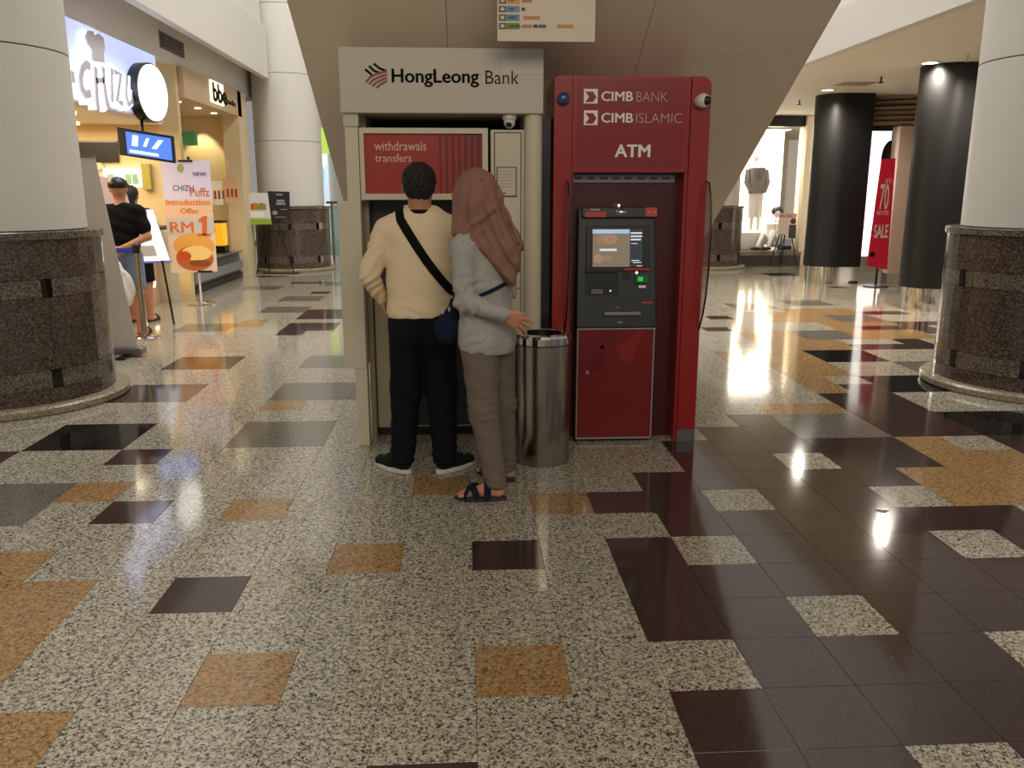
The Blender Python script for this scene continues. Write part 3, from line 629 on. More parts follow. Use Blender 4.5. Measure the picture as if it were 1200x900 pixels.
# bright interior seen through the gap
o = thing('lit_shop_wall', 'white glowing interior wall behind the sale banner', 'display', (8, 14.2, 0)); sub('panel', MB().box(7.45, 9.6, 14.0, 14.05, .3, 2.7), mat('interior_white', (255, 250, 244), .4, emit=1.6), o); sub('skirting', MB().box(7.45, 9.6, 13.97, 13.999, 0, .3), CHROME, o)
p = gy(1044, 178, 12.4); o = tag(MB().ball((p.x, 12.4, p.z-.1), (.16, .10, .30), 16, 10).tube([(p.x, 12.4, p.z+.15), (p.x, 12.4, 2.55)], .012).build('hanging_garment', BLACK, None, True), 'black garment hanging above the red sale banner', 'garment')
# sale banner
sbp = gz(1027, 336); sY = sbp.y
SF = FRONT(sY); sp_ = lambda a, b: xz(1000+a/3, 60+b/3, sY)
sl = thing('sale_banner', 'red sale banner reading up to 70 on a black stand', 'banner', (sbp.x, sY, 0))
TL, TR, BR, BL = sp_(98, 380), sp_(148, 376), sp_(118, 768), sp_(46, 755)
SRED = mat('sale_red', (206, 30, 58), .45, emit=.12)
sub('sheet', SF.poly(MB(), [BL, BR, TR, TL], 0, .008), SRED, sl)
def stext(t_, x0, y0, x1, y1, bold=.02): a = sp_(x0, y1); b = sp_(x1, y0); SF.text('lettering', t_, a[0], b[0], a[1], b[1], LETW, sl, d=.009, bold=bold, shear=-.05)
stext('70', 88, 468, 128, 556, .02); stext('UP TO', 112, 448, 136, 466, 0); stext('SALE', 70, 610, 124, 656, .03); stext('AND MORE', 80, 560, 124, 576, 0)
a = sp_(66, 714); sub('emblem', SF.disc(MB(), a[0], a[1], .045, .009, .011), BLACK, sl)
sub('pole', MB().tube([(sbp.x, sY+.03, 0), (sbp.x, sY+.03, 1.9)], .018), BLACK, sl); sub('base', MB().lathe([(0, 0), (.2, 0), (.2, .015), (0, .03)], (sbp.x, sY+.03, 0), 24), BLACK, sl)

# bright shop window at the far right
wY = 15.7
wx0, wx1 = 5.3, gy(938, 200, wY).x
win = struct(thing('window_1', '', '', (6.2, wY, 0))); del win['label'], win['category']
wf = FRONT(wY)
sub('frame', MB().box(wx1, wx1+.28, wY-.2, wY+.2, 0, ZS-.01), mat('pilaster_warm', (226, 210, 176), .5), win)
sub('header', MB().box(wx0, wx1, wY-.1, wY+.1, 2.86, ZS-.01), BLK, win); sub('sill', MB().box(wx0, wx1, wY-.35, wY+1.6, .0, .30), mat('window_plinth', (70, 62, 56), .4), win)
sub('sill_trim', MB().box(wx0, wx1, wY-.37, wY-.351, .22, .302), STEEL, win)
gp = gy(912, 200, wY).x
for a, b in ((wx0, gp-.005), (gp+.005, wx1)): sub('pane', MB().box(a, b, wY-.02, wY-.008, .302, 2.85), mat('shop_glass', (255, 255, 255), .02, trans=1, spec=.3), win)
sub('back_panel', MB().box(wx0, wx1+.2, wY+1.6, wY+1.65, .30, 2.9), mat('window_glow', (255, 246, 228), .5, emit=4.2, emit_rgb=(255, 240, 212)), win)
area('shop_window_light', ((wx0+wx1)/2, wY+.75, 2.82), (0, 0, 0), 1.5, 1., 130, (1, .94, .82))
# mannequins in the window
GARM = mat('mannequin_white', (236, 232, 226), .5)
def mannequin(x, y, z, label, top, bottom):
    t = thing('mannequin', label, 'mannequin', (x, y, z), 'window mannequins')
    sub('figure', MB().ball((x, y, z+1.60), (.075, .09, .11)).tube([(x, y, z+1.5), (x, y, z+1.4), (x, y, z+1.36)], [.05, .05, .07]).tube([(x, y, z+.42), (x-.02, y, z+.08), (x-.02, y, z+.02)], [.05, .04, .05]).tube([(x+.13, y, z+.42), (x+.14, y, z+.08), (x+.14, y, z+.02)], [.05, .04, .05]), GARM, t, True)
    sub('top', MB().tube([(x+.05, y, z+1.40), (x+.05, y, z+1.36), (x+.05, y, z+1.2), (x+.05, y, z+.95), (x+.05, y, z+.82)], [.08, .18, .19, .16, .18], 16).tube([(x-.14, y, z+1.32), (x-.18, y-.03, z+1.05), (x-.1, y-.12, z+.85)], [.07, .06, .045]).tube([(x+.23, y, z+1.32), (x+.28, y-.03, z+1.05), (x+.2, y-.12, z+.85)], [.07, .06, .045]), top, t, True)
    sub('trousers', MB().tube([(x, y, z+.86), (x-.02, y, z+.4), (x-.02, y, z+.3)], [.12, .08, .08]).tube([(x+.1, y, z+.86), (x+.13, y, z+.4), (x+.13, y, z+.3)], [.12, .08, .08]), bottom, t, True)
    return t
DG = mat('garment_grey', (104, 98, 94), .7)
p = gy(880, 290, 16.2)
mannequin(p.x, 16.25, .30+.38, 'standing mannequin in grey top on a white block in the window', DG, GARM)
o = tag(MB().box(p.x-.3, p.x+.25, 16.05, 16.5, .301, .67).build('display_block', GARM, bevel=.01), 'white display block under the standing window mannequin', 'block')
p = gy(905, 290, 16.1)
t = thing('mannequin', 'seated white mannequin with black hair low in the shop window', 'mannequin', (p.x, 16.1, .30), 'window mannequins')
sub('figure', MB().tube([(p.x, 16.1, .40), (p.x, 16.1, .62), (p.x, 16.1, .85), (p.x, 16.1, .95)], [.2, .17, .17, .06], 14).ball((p.x+.05, 16.08, 1.08), (.08, .09, .11)).tube([(p.x, 16.0, .42), (p.x-.3, 15.9, .62), (p.x-.42, 15.85, .36)], [.09, .075, .05]).tube([(p.x+.1, 16.0, .42), (p.x-.1, 15.86, .66), (p.x-.2, 15.8, .36)], [.09, .075, .05]), GARM, t, True)
sub('hair', MB().ball((p.x+.06, 16.12, 1.12), (.13, .12, .11)), BLACK, t, True); sub('shoe', MB().ball((p.x-.46, 15.86, .34), (.12, .06, .04)), BLACK, t, True); sub('shoe', MB().ball((p.x-.24, 15.82, .34), (.12, .06, .04)), BLACK, t, True)
p = gy(920, 292, 15.95)
o = thing('handbag', 'black handbag on the window plinth behind the vacancy board', 'bag', (p.x, 15.95, .30)); sub('body', MB().box(p.x-.18, p.x+.18, 15.9, 16.05, .302, .53), BLACK, o, bevel=.03); sub('handle', MB().tube([(p.x-.1, 15.97, .52), (p.x-.06, 15.97, .66), (p.x+.06, 15.97, .66), (p.x+.1, 15.97, .52)], .012), BLACK, o)
# vacancy board on an easel
vY = gz(920, 313).y; VF = FRONT(vY); vp = lambda a, b: gy(860+a/4.74, 140+b/4.74, vY)
va = thing('vacancy_easel', 'vacancy notice board on a black easel before the bright window', 'easel', (vp(280, 0).x, vY, 0))
a, b = vp(243, 635), vp(348, 522)
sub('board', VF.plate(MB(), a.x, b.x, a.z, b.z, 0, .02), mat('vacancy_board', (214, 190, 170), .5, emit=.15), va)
a2, b2 = vp(248, 545), vp(345, 526); VF.text('lettering', 'VACANCY', a2.x, b2.x, a2.z, b2.z, mat('vac_red', (186, 40, 36), .5), va, d=.022, bold=.03)
a3, b3 = vp(300, 660), vp(345, 585); sub('figure_print', VF.plate(MB(), a3.x, b3.x, a3.z, b3.z, .021, .024), mat('vac_dark', (70, 54, 50), .5), va)
c3 = vp(328, 565); sub('figure_print', VF.disc(MB(), c3.x, c3.z, .06, .021, .024), MATS['vac_dark'], va)
for q0, q1 in (((255, 640), (195, 815)), ((320, 640), (352, 825))): sub('leg', MB().tube([vp(*q0), vp(*q1)], .014, 8), BLACK, va)
sub('leg', MB().tube([vp(285, 640)+Vector((0, .02, 0)), vp(290, 810)+Vector((0, .3, 0))], .014, 8), BLACK, va)
# ================================================================ WHITE BANK BOOTH
Y0 = 2.70
bo = thing('bank_booth', 'cream and white HongLeong Bank cash machine booth', 'cash machine', (-.13, 2.95, 0))
BH = FRONT(2.665); B0 = FRONT(Y0)
hz = lambda x, y: xz(x, y, 2.665)
hx0, hx1, hz0, hz1 = -.70, .441, 1.955, 2.305
hd = sub('header', MB().box(hx0, hx1, 2.665, 3.25, hz0, hz1), HDR, bo, bevel=.006)
sub('header_panel', BH.plate(MB(), .205, hx1-.004, 2.17, hz1-.008, .0005, .002), mat('header_patch', (196, 190, 180), .4), hd)
# emblem: three black and four maroon curved bands
e_ = lambda a, b: hz(380+a/4.286, 40+b/4.286)
for pts in ([(205, 176), (222, 190), (240, 206)], [(225, 160), (250, 184), (285, 198)], [(248, 148), (278, 172), (313, 186)]):
    sub('emblem_band', BH.stroke(MB(), [e_(*q) for q in pts], .012, .001, .003), LETK, hd)
for pts in ([(209, 242), (228, 218), (262, 200), (314, 186)], [(225, 252), (245, 230), (275, 216), (316, 202)], [(243, 262), (262, 242), (288, 230), (316, 218)], [(262, 270), (280, 254), (298, 244), (316, 234)]):
    sub('emblem_band', BH.stroke(MB(), [e_(*q) for q in pts], .0105, .001, .0035), MAROON, hd)
a, b = e_(342, 264), e_(775, 178); BH.text('lettering', 'HongLeong', a[0], b[0], a[1], b[1], LETK, hd, bold=.025)
a, b = e_(810, 250), e_(977, 184); BH.text('lettering', 'Bank', a[0], b[0], a[1], b[1], LETK, hd, bold=-.006)
sub('pillar', MB().box(-.685, -.611, Y0, 2.80, 0, 1.954), CREAM, bo, bevel=.004)
sub('pillar_cap', MB().box(-.690, -.606, 2.69, 2.81, 1.885, 1.954), HDR, bo)
sub('side_box', MB().box(-.745, -.612, 2.694, 3.25, .487, 1.472), CREAM, bo, bevel=.004)
rp_ = [(.338+.052*(1-math.cos(math.pi*i/12)), 2.735-.055*math.sin(math.pi*i/12)) for i in range(13)]
sub('rounded_pillar', MB().prism([(x, y) for x, y in rp_]+[(.442, 3.2), (.338, 3.2)], (0, 0, 0), (1, 0, 0), (0, 1, 0), (0, 0, 1), 0, 1.954), CREAM, bo, True)
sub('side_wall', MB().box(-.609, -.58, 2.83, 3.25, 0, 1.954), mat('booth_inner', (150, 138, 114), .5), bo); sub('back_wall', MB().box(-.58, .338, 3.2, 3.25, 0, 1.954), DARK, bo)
# header recess is dark; framed poster below it
fr = MB()
FY = 2.74; PF = FRONT(FY); fz = lambda x, y: xz(x, y, FY)
x0, z1 = fz(421, 150); x1, z0 = fz(572, 234)
pa, pb = fz(429, 227), fz(565, 157)
for q in ((x0, x1, pb[1], z1), (x0, x1, z0, pa[1]), (x0, pa[0], pa[1], pb[1]), (pb[0], x1, pa[1], pb[1])): PF.plate(fr, *q, 0, .03)
sub('poster_frame', fr, CREAM, bo)
ps_ = sub('poster', PF.plate(MB(), pa[0], pb[0], pa[1], pb[1], -.02, .012), POST, bo)
for i in range(7):
    xa = fz(515+i*7.2, 190)[0]; wd = .010+.002*i
    sub('poster_stripe', PF.plate(MB(), xa, min(pb[0], xa+wd*1.2), pa[1], pb[1], .0125, .014), POSTD, ps_)
t_ = lambda a, b: fz(380+a/4.286, 40+b/4.286)
a, b = t_(253, 585), t_(512, 540); PF.text('lettering', 'withdrawals', a[0], b[0], a[1], b[1], LETP, ps_, d=.013)
a, b = t_(257, 642), t_(438, 602); PF.text('lettering', 'transfers', a[0], b[0], a[1], b[1], LETP, ps_, d=.013)
sub('poster_box', MB().box(x0+.005, x1-.005, FY+.001, 3.2, z0+.01, z1-.01), CREAM, bo)
# machine under the poster
sub('machine_head', MB().box(-.575, .13, 2.93, 3.2, .93, z0+.009), CHAR, bo)
sub('machine_body', MB().box(-.575, .13, 2.90, 3.2, .06, .929), mat('machine_cream', (176, 164, 134), .4, metal=.0), bo)
sub('machine_foot', MB().box(-.57, .125, 2.93, 3.2, 0, .059), BLACK, bo)
sub('machine_shelf', MB().box(-.30, .125, 2.78, 2.929, .86, .93), CHAR, bo, bevel=.01)
sub('lower_door', MB().box(-.36, .125, 2.87, 2.899, .08, .80), CHAR, bo)
sc = sub('screen', FRONT(2.93).plate(MB(), -.30, .06, 1.08, 1.36, .001, .012), mat('atm_screen_dim', (70, 76, 74), .3, emit=.25), bo)
sub('sticker', FRONT(2.93).plate(MB(), -.40, -.355, 1.385, 1.42, .001, .004), LETW, bo)
sub('sticker', FRONT(2.87).plate(MB(), -.03, .02, .60, .66, .001, .004), LETW, bo)
# right service panel
SY = 2.745; SVF = FRONT(SY); sz = lambda x, y: xz(x, y, SY)
x0, z1 = sz(575, 152); x1 = .337
sub('service_panel', MB().box(x0, x1, SY, 3.2, 0, z1), CREAM, bo)
dx0, dz1 = sz(579, 155); dx1 = sz(611, 155)[0]; dzb = sz(600, 338)[1]
dr = MB(); 
for q in ((dx0, dx1, dz1-.004, dz1), (dx0, dx1, dzb-.002, dzb+.002), (dx0, dx0+.004, 0.02, dz1), (dx1-.004, dx1, .02, dz1)): SVF.plate(dr, *q, .0005, .002)
sub('door_gap', dr, DARK, bo); sub('service_door', SVF.plate(MB(), dx0+.006, dx1-.006, dzb+.004, dz1-.006, .0005, .006), CREAM, bo)
n0, n1 = sz(582, 231), sz(605.5, 195.5)
nt_ = sub('notice', SVF.plate(MB(), n0[0], n1[0], n0[1], n1[1], .0065, .009), mat('notice_frame', (96, 84, 66), .4), bo); sub('notice_sheet', SVF.plate(MB(), n0[0]+.007, n1[0]-.007, n0[1]+.010, n1[1]-.006, .0092, .0105), mat('notice_paper', (202, 194, 172), .5), nt_)
for i in range(6): sub('notice_line', SVF.plate(MB(), n0[0]+.014, n1[0]-.014-.01*(i % 3), n1[1]-.026-i*.018, n1[1]-.023-i*.018, .0106, .0112), mat('notice_ink', (150, 140, 120), .6), nt_)
for i in range(2): sub('notice_mark', SVF.plate(MB(), n0[0]+.012+i*.026, n0[0]+.028+i*.026, n0[1]+.018, n0[1]+.027, .0106, .0113), mat('notice_red', (130, 60, 50), .6), nt_)
sub('dark_gap', MB().box(.4425, .497, 2.78, 3.2, 0, 1.95), BLACK, bo)
# dome camera under the header
dcx, dcz = xz(597, 139, 2.73)
dm = thing('dome_camera', 'small white dome camera under the white bank header', 'camera', (dcx, 2.73, hz0))
sub('mount', MB().lathe([(0, 0), (.040, 0), (.042, -.02), (.036, -.03), (0, -.03)], (dcx, 2.73, hz0), 24), WHITE, dm, True)
sub('ball', MB().ball((dcx, 2.728, hz0-.042), .034), WHITE, dm, True); sub('lens', MB().ball((dcx-.004, 2.706, hz0-.055), (.018, .016, .016)), BLACK, dm, True)

# ================================================================ RED CASH MACHINE
ca = thing('cash_machine', 'red CIMB Bank ATM with charcoal console and lit screen', 'cash machine', (.95, 2.95, 0))
C0 = FRONT(Y0); cz = lambda x, y: xz(x, y, Y0)
cx0, ct_ = cz(650, 88)[0], cz(740, 89)[1]; cxl = cz(671, 150)[0]; cxr = cz(808, 150)[0]; cx1 = cz(831, 150)[0]
hb = cz(740, 202)[1]
def rounded(x0, x1, z0, z1, rl, rr):
    pts = [(x0, z0), (x1, z0)]
    pts += [(x1-rr+rr*math.cos(a), z1-rr+rr*math.sin(a)) for a in [math.pi/2*i/8 for i in range(9)]] if rr else [(x1, z1)]
    pts += [(x0+rl+rl*math.cos(a), z1-rl+rl*math.sin(a)) for a in [math.pi/2*(1+i/8) for i in range(9)]] if rl else [(x0, z1)]
    return pts
FV = Frame((0, Y0, 0), (1, 0, 0), (0, 0, 1))
sub('side_fin', FV.poly(MB(), rounded(cx0, cxl-.003, .0, ct_, .03, 0), -.5, 0), RED, ca)
sub('side_fin', FV.poly(MB(), rounded(cxr+.003, cx1, .075, ct_, 0, .055), -.5, .01), RED, ca)
sub('fin_kick', MB().box(cxr+.003, cx1, Y0-.012, 3.2, 0, .074), GREYM, ca)
hp = sub('header', MB().box(cxl, cxr, Y0, 3.2, hb, ct_-.002), RED, ca)
i0, i1 = cz(676, 196), cz(803, 93); sub('header_panel', C0.plate(MB(), i0[0], i1[0], i0[1], i1[1], .0005, .005), RED2, hp)
q_ = lambda a, b: xz(640+a/4.09, 70+b/4.09, Y0-.006)
CL = FRONT(Y0-.006)
for dy in (0, 103):
    a, b = q_(180, 210+dy), q_(248, 140+dy); sub('logo_square', CL.plate(MB(), a[0], b[0], a[1], b[1], .0, .002), LETW, hp)
    sub('logo_arrow', CL.poly(MB(), [q_(x, y+dy) for x, y in ((188, 153), (224, 153), (241, 178), (224, 203), (188, 203), (206, 178))], .0025, .004), RED2, hp)
    a, b = q_(265, 198+dy), q_(416, 153+dy); CL.text('lettering', 'CIMB', a[0], b[0], a[1], b[1], LETW, hp, bold=.02)
    a, b = (q_(432, 200), q_(583, 155)) if dy == 0 else (q_(430, 303), q_(652, 257)); CL.text('lettering', 'BANK' if dy == 0 else 'ISLAMIC', a[0], b[0], a[1], b[1], mat('lettering_thin', (196, 160, 150), .5), hp, bold=-.012)
a, b = q_(330, 466), q_(498, 408); CL.text('lettering', 'ATM', a[0], b[0], a[1], b[1], LETW, hp, bold=.03)
# alcove
AY = 2.80; AF = FRONT(AY)
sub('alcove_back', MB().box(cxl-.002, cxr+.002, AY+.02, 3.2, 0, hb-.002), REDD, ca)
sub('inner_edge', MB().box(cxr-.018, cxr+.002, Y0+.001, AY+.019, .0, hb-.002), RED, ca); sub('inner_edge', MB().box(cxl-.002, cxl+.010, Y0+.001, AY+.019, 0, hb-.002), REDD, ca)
a, b = xz(672, 214, AY), xz(806, 206, AY); ss = sub('label_strip', AF.plate(MB(), cxl+.012, cxr-.05, a[1], b[1]+.002, -.018, .001), GREYM, ca)
for i in range(8): sub('strip_mark', AF.plate(MB(), cxl+.03+i*.075, cxl+.075+i*.075, a[1]+.018, a[1]+.032, .0015, .003), mat('strip_ink', (70, 64, 64), .5), ss)
# console: upper part leans back a little
k_ = lambda a, b, Y: xz(670+a/5.29, 230+b/5.29, Y)
m0 = xz(676, 383, Y0); m1 = xz(772, 381, Y0); zt = 1.425
ux0, ux1, zm = .655, 1.140, .722
up = MB().add([(ux0, 2.69, zm), (ux1, 2.69, zm), (ux1-.018, 2.76, zt), (ux0+.008, 2.76, zt), (ux0, 3.1, zm), (ux1, 3.1, zm), (ux1-.018, 3.1, zt), (ux0+.008, 3.1, zt)],
         [(0, 1, 2, 3), (5, 4, 7, 6), (4, 0, 3, 7), (1, 5, 6, 2), (3, 2, 6, 7), (4, 5, 1, 0)])
con = sub('console', up, CHAR, ca, bevel=.006)
KU = Vector((0, .07, zt-zm)).normalized(); KF = Frame((0, 2.69, zm), (1, 0, 0), KU)
def kp(x, y):      # photo pixel on the leaning console face
    d = ray(x, y); N = KF.N; s_ = (KF.O-CAM).dot(N)/d.dot(N); p = CAM+d*s_-KF.O; return (p.dot(KF.R), p.dot(KF.U))
kc = lambda a, b: kp(670+a/5.29, 230+b/5.29)
def kplate(nm, x0, y0, x1, y1, d0, d1, m, par=con, bevel=0):
    a, b = kc(x0, y1), kc(x1, y0); return sub(nm, KF.plate(MB(), a[0], b[0], a[1], b[1], d0, d1), m, par, bevel=bevel)
kplate('top_hood', 60, 70, 520, 135, .001, .025, CHAR2, bevel=.006)
bz = kplate('screen_bezel', 88, 185, 480, 465, .001, .012, CHAR2, bevel=.004)
kplate('screen_surround', 112, 195, 452, 452, .0122, .014, BLACK)
scr = kplate('screen', 127, 205, 436, 438, .0142, .016, mat('atm_screen', (118, 108, 92), .15, emit=.85, emit_rgb=(112, 100, 84)))
kplate('screen_header', 127, 206, 353, 232, .0162, .017, mat('atm_screen_sky', (150, 170, 196), .2, emit=.9), scr)
kplate('screen_column', 356, 205, 436, 438, .0162, .017, mat('atm_screen_dark', (52, 56, 62), .2, emit=.5), scr)
def kdisc(nm, x, y, rx, m, d, par=scr, ry=None):
    c = kc(x, y); e = kc(x+rx, y); r_ = abs(e[0]-c[0]); return sub(nm, KF.disc(MB(), c[0], c[1], r_, d, d+.0009, 24, r_*(ry or .7)), m, par)
BR_ = mat('screen_food', (142, 116, 88), .2, emit=.7); PK = mat('screen_pink', (156, 122, 100), .2, emit=.7); LT_ = mat('screen_text', (196, 206, 214), .2, emit=.8)
kdisc('screen_shape', 205, 268, 60, BR_, .0172, ry=.5); kdisc('screen_shape', 240, 268, 40, PK, .0182); kdisc('screen_shape', 240, 268, 24, BR_, .0192); kdisc('screen_shape', 160, 385, 28, PK, .0172, ry=1); kdisc('screen_shape', 215, 385, 32, BR_, .0182, ry=.6)
for x0, y0, x1, y1 in ((362, 224, 432, 234), (362, 244, 432, 254), (362, 264, 425, 274), (365, 292, 405, 296), (366, 396, 415, 402), (376, 408, 428, 413), (398, 430, 434, 434), (170, 326, 275, 340)): kplate('screen_text', x0, y0, x1, y1, .0172, .0182, LT_, scr)
kplate('red_tag', 80, 98, 208, 132, .0255, .027, mat('tag_red', (176, 44, 32), .4)); kplate('tag_mark', 110, 80, 170, 90, .0255, .027, GREYM)
at = kplate('atm_tag', 450, 72, 524, 128, .0255, .027, mat('tag_red2', (196, 40, 34), .4)); a, b = kc(462, 110), kc(518, 90); KF.text('lettering', 'ATM', a[0], b[0], a[1], b[1], mat('tag_text', (240, 150, 120), .5), at, d=.0275)
kdisc('mirror_dome', 303, 102, 34, CHROME, .026, con, .62); c = kc(303, 102); sub('mirror_bulb', MB().ball(KF.p(c[0], c[1], .028), (.032, .02, .02)), CHROME, con, True)
kdisc('indicator', 292, 57, 7, mat('led', (255, 250, 230), .3, emit=3), .002, con, 1)
kplate('keypad_recess', 85, 472, 290, 612, .0008, .003, mat('recess_black', (10, 10, 11), .5)); kplate('recess_lip', 82, 464, 292, 472, .001, .02, CHAR2)
kpd = kplate('keypad', 115, 575, 195, 608, .0035, .012, CHAR)
for i in range(4):
    for j_ in range(2): kplate('key', 120+i*18, 578+j_*15, 134+i*18, 589+j_*15, .0122, .015, GREYM, kpd)
kplate('receipt_slot', 222, 575, 256, 606, .0035, .008, CHAR2); kdisc('slot_light', 238, 586, 6, LT_, .0085, con, 1)
kplate('card_panel', 318, 468, 365, 518, .001, .006, BLACK); kplate('red_strip', 322, 447, 478, 459, .013, .015, MATS['tag_red2'])
kplate('card_reader', 390, 488, 472, 540, .001, .018, mat('card_green', (20, 96, 44), .35), bevel=.004); kplate('card_light', 406, 500, 438, 526, .0185, .02, mat('card_glow', (40, 190, 80), .3, emit=.6)); kdisc('indicator', 402, 474, 7, MATS['led'], .002, con, 1); kplate('card_sign', 414, 552, 458, 568, .001, .003, LETW)
kplate('seam', 60, 650, 515, 654, .0005, .0012, BLACK); kplate('red_strip', 434, 653, 500, 664, .0013, .003, MATS['tag_red2'])
sl_ = kplate('cash_slot', 198, 716, 424, 740, .001, .02, STEEL, bevel=.004); kplate('slot_mouth', 205, 727, 418, 731, .0202, .021, BLACK, sl_)
kplate('slot_sign', 282, 774, 314, 788, .001, .003, GREYM); kplate('slot_sensor', 278, 684, 292, 694, .001, .003, GREYM)
# lower cabinet
LY = 2.695; L0 = FRONT(LY)
low = sub('lower_cabinet', MB().box(.655, 1.135, LY, 3.1, .03, .716), REDD, ca)
fr2 = MB()
for q in ((.660, 1.130, .022, .032), (.660, 1.140, .710, .719), (.660, .666, .03, .712), (1.126, 1.134, .03, .712)): L0.plate(fr2, *q, .0005, .006)
sub('door_trim', fr2, mat('trim_silver', (170, 160, 152), .4, metal=.5), low)
dr_ = sub('cabinet_door', L0.plate(MB(), .668, 1.124, .034, .708, .0005, .004), mat('cabinet_red', (116, 24, 20), .25, noise=.12, scale=2.2), low)
for pts, c in (([(.75, .708), (.90, .708), (.86, .58), (.72, .62)], (112, 20, 21)), ([(.90, .60), (1.06, .708), (1.0, .50), (.93, .52)], (142, 32, 30)), ([(.70, .50), (.82, .62), (.84, .47), (.75, .44)], (100, 18, 19))):
    sub('facet_print', L0.poly(MB(), pts, .0042, .0047), mat('facet_%d' % c[0], c, .25), dr_)
lk = xz(688, 436, LY); sub('lock', MB().tube([(lk[0], LY-.004, lk[1]), (lk[0], LY-.014, lk[1])], .012, 16), CHROME, dr_)
sub('toe_kick', MB().box(.67, 1.12, 2.74, 3.1, 0, .029), BLACK, ca)
# clear privacy wings with black edge
ACR = mat('acrylic_wing', (236, 214, 220), .05, trans=.85, alpha=.45, spec=.6)
for X in (cx1-.004, cxl-.030):
    wp = [(2.70, 1.585), (2.63, 1.575), (2.585, 1.50), (2.56, 1.40), (2.545, 1.28), (2.55, 1.10), (2.58, .93), (2.63, .80), (2.70, .70)]
    wf_ = Frame((X, 0, 0), (0, 1, 0), (0, 0, 1))
    wg = sub('privacy_wing', wf_.poly(MB(), wp, -.004, .004), ACR, ca); sub('wing_edge', MB().tube([(X, y-.003, z) for y, z in wp], .0055, 8), BLACK, wg)
# cameras on the red surround
p = gy(824, 118, Y0-.05)
bc = thing('bullet_camera', 'white round camera with black lens on the red surround', 'camera', (p.x, Y0, p.z))
sub('mount', MB().tube([(p.x-.005, Y0-.01, p.z), (p.x-.005, Y0-.03, p.z)], .036, 20), WHITE, bc); sub('ball', MB().ball((p.x, Y0-.05, p.z), .042), WHITE, bc, True); sub('lens', MB().ball((p.x+.014, Y0-.078, p.z-.002), (.024, .022, .026)), BLACK, bc, True)
p = gy(660, 116, Y0)
al = thing('alarm_beacon', 'blue round alarm lamp at the top left of the red surround', 'lamp', (p.x, Y0, p.z))
sub('rim', MB().tube([(p.x, Y0, p.z), (p.x, Y0-.02, p.z)], .037, 24), mat('beacon_dark', (30, 44, 60), .4), al); sub('dome', MB().ball((p.x, Y0-.02, p.z), (.034, .022, .036)), mat('beacon_blue', (36, 66, 110), .2, coat=.5), al, True)
# directory sign hanging from the escalator
dY = 2.42; ds_ = lambda x, y: xz(x, y, dY); DFF = FRONT(dY)
a = ds_(583, 48); b = ds_(697, 49); ztop = E0-t30*dY-.01
dsg = thing('directory_sign', 'cream directory sign with coloured rows above the cash machines', 'sign', (a[0], dY, a[1]))
sub('plate', DFF.plate(MB(), a[0], b[0], a[1], ztop-.05, -.02, 0), mat('sign_cream', (216, 202, 178), .45), dsg)
for x in (a[0]+.05, b[0]-.05): sub('hanger', MB().tube([(x, dY+.01, ztop-.06), (x, dY+.01, ztop)], .006), GREYM, dsg)
dd = lambda u, v: ds_(560+u/7.5, v/7.5)
def drow(v0, v1, cells_):
    for u0, u1, c in cells_:
        p, q = dd(u0, v1), dd(u1, v0); sub('sign_row', DFF.plate(MB(), p[0], q[0], p[1], q[1], .0006, .0025), mat('row_%d_%d_%d' % c, c, .5), dsg)
FRM, WHT = (84, 62, 48), (210, 200, 180)
for v0, v1, c, txt, extra in ((-22, 32, (206, 156, 70), '1F', [(385, 475, (190, 110, 90))]), (54, 106, (110, 140, 168), 'UG', [(385, 415, (60, 54, 50))]), (128, 182, (110, 140, 168), 'MEZ', [(400, 545, (196, 130, 100))]), (203, 256, (110, 140, 60), 'LEVEL', [(388, 475, (190, 120, 96)), (488, 525, (50, 50, 60)), (532, 600, (80, 90, 120)), (695, 838, (196, 140, 60))])):
    drow(v0, v1, [(186, 246, FRM), (248, 366, c)]); p, q = dd(200, v1-12), dd(234, v0+12); sub('sign_icon', DFF.plate(MB(), p[0], q[0], p[1], q[1], .0027, .0035), mat('row_white', WHT, .5), dsg)
    for u0, u1, cc in extra: drow(v0+14, v1-12, [(u0, u1, cc)])
    p, q = dd(272, v1-16), dd(272+22*len(txt), v0+16); DFF.text('lettering', txt, p[0], q[0], p[1], q[1], LETK, dsg, d=.003)

# ================================================================ STEEL BIN
bx, by, br = .42, 2.36, .158
bn = thing('litter_bin', 'round brushed steel litter bin between the two cash machines', 'bin', (bx, by, 0))
sub('drum', MB().lathe([(0, .0), (br-.006, .0), (br-.006, .012), (br, .014), (br, .690), (br-.004, .694), (br-.02, .694), (br-.02, .02), (0, .02)], (bx, by, 0), 64), STEEL, bn, True)
sub('rim', MB().lathe([(br-.012, .697), (br+.003, .697), (br+.004, .735), (br-.004, .748), (.118, .752), (.112, .745), (.112, .72), (br-.012, .715)], (bx, by, 0), 64, True), CHROME, bn, True)
sub('liner', MB().lathe([(.111, .72), (.111, .75), (.107, .75), (.107, .35), (0, .35), (0, .34), (.109, .34)], (bx, by, 0), 48), BLACK, bn, True)
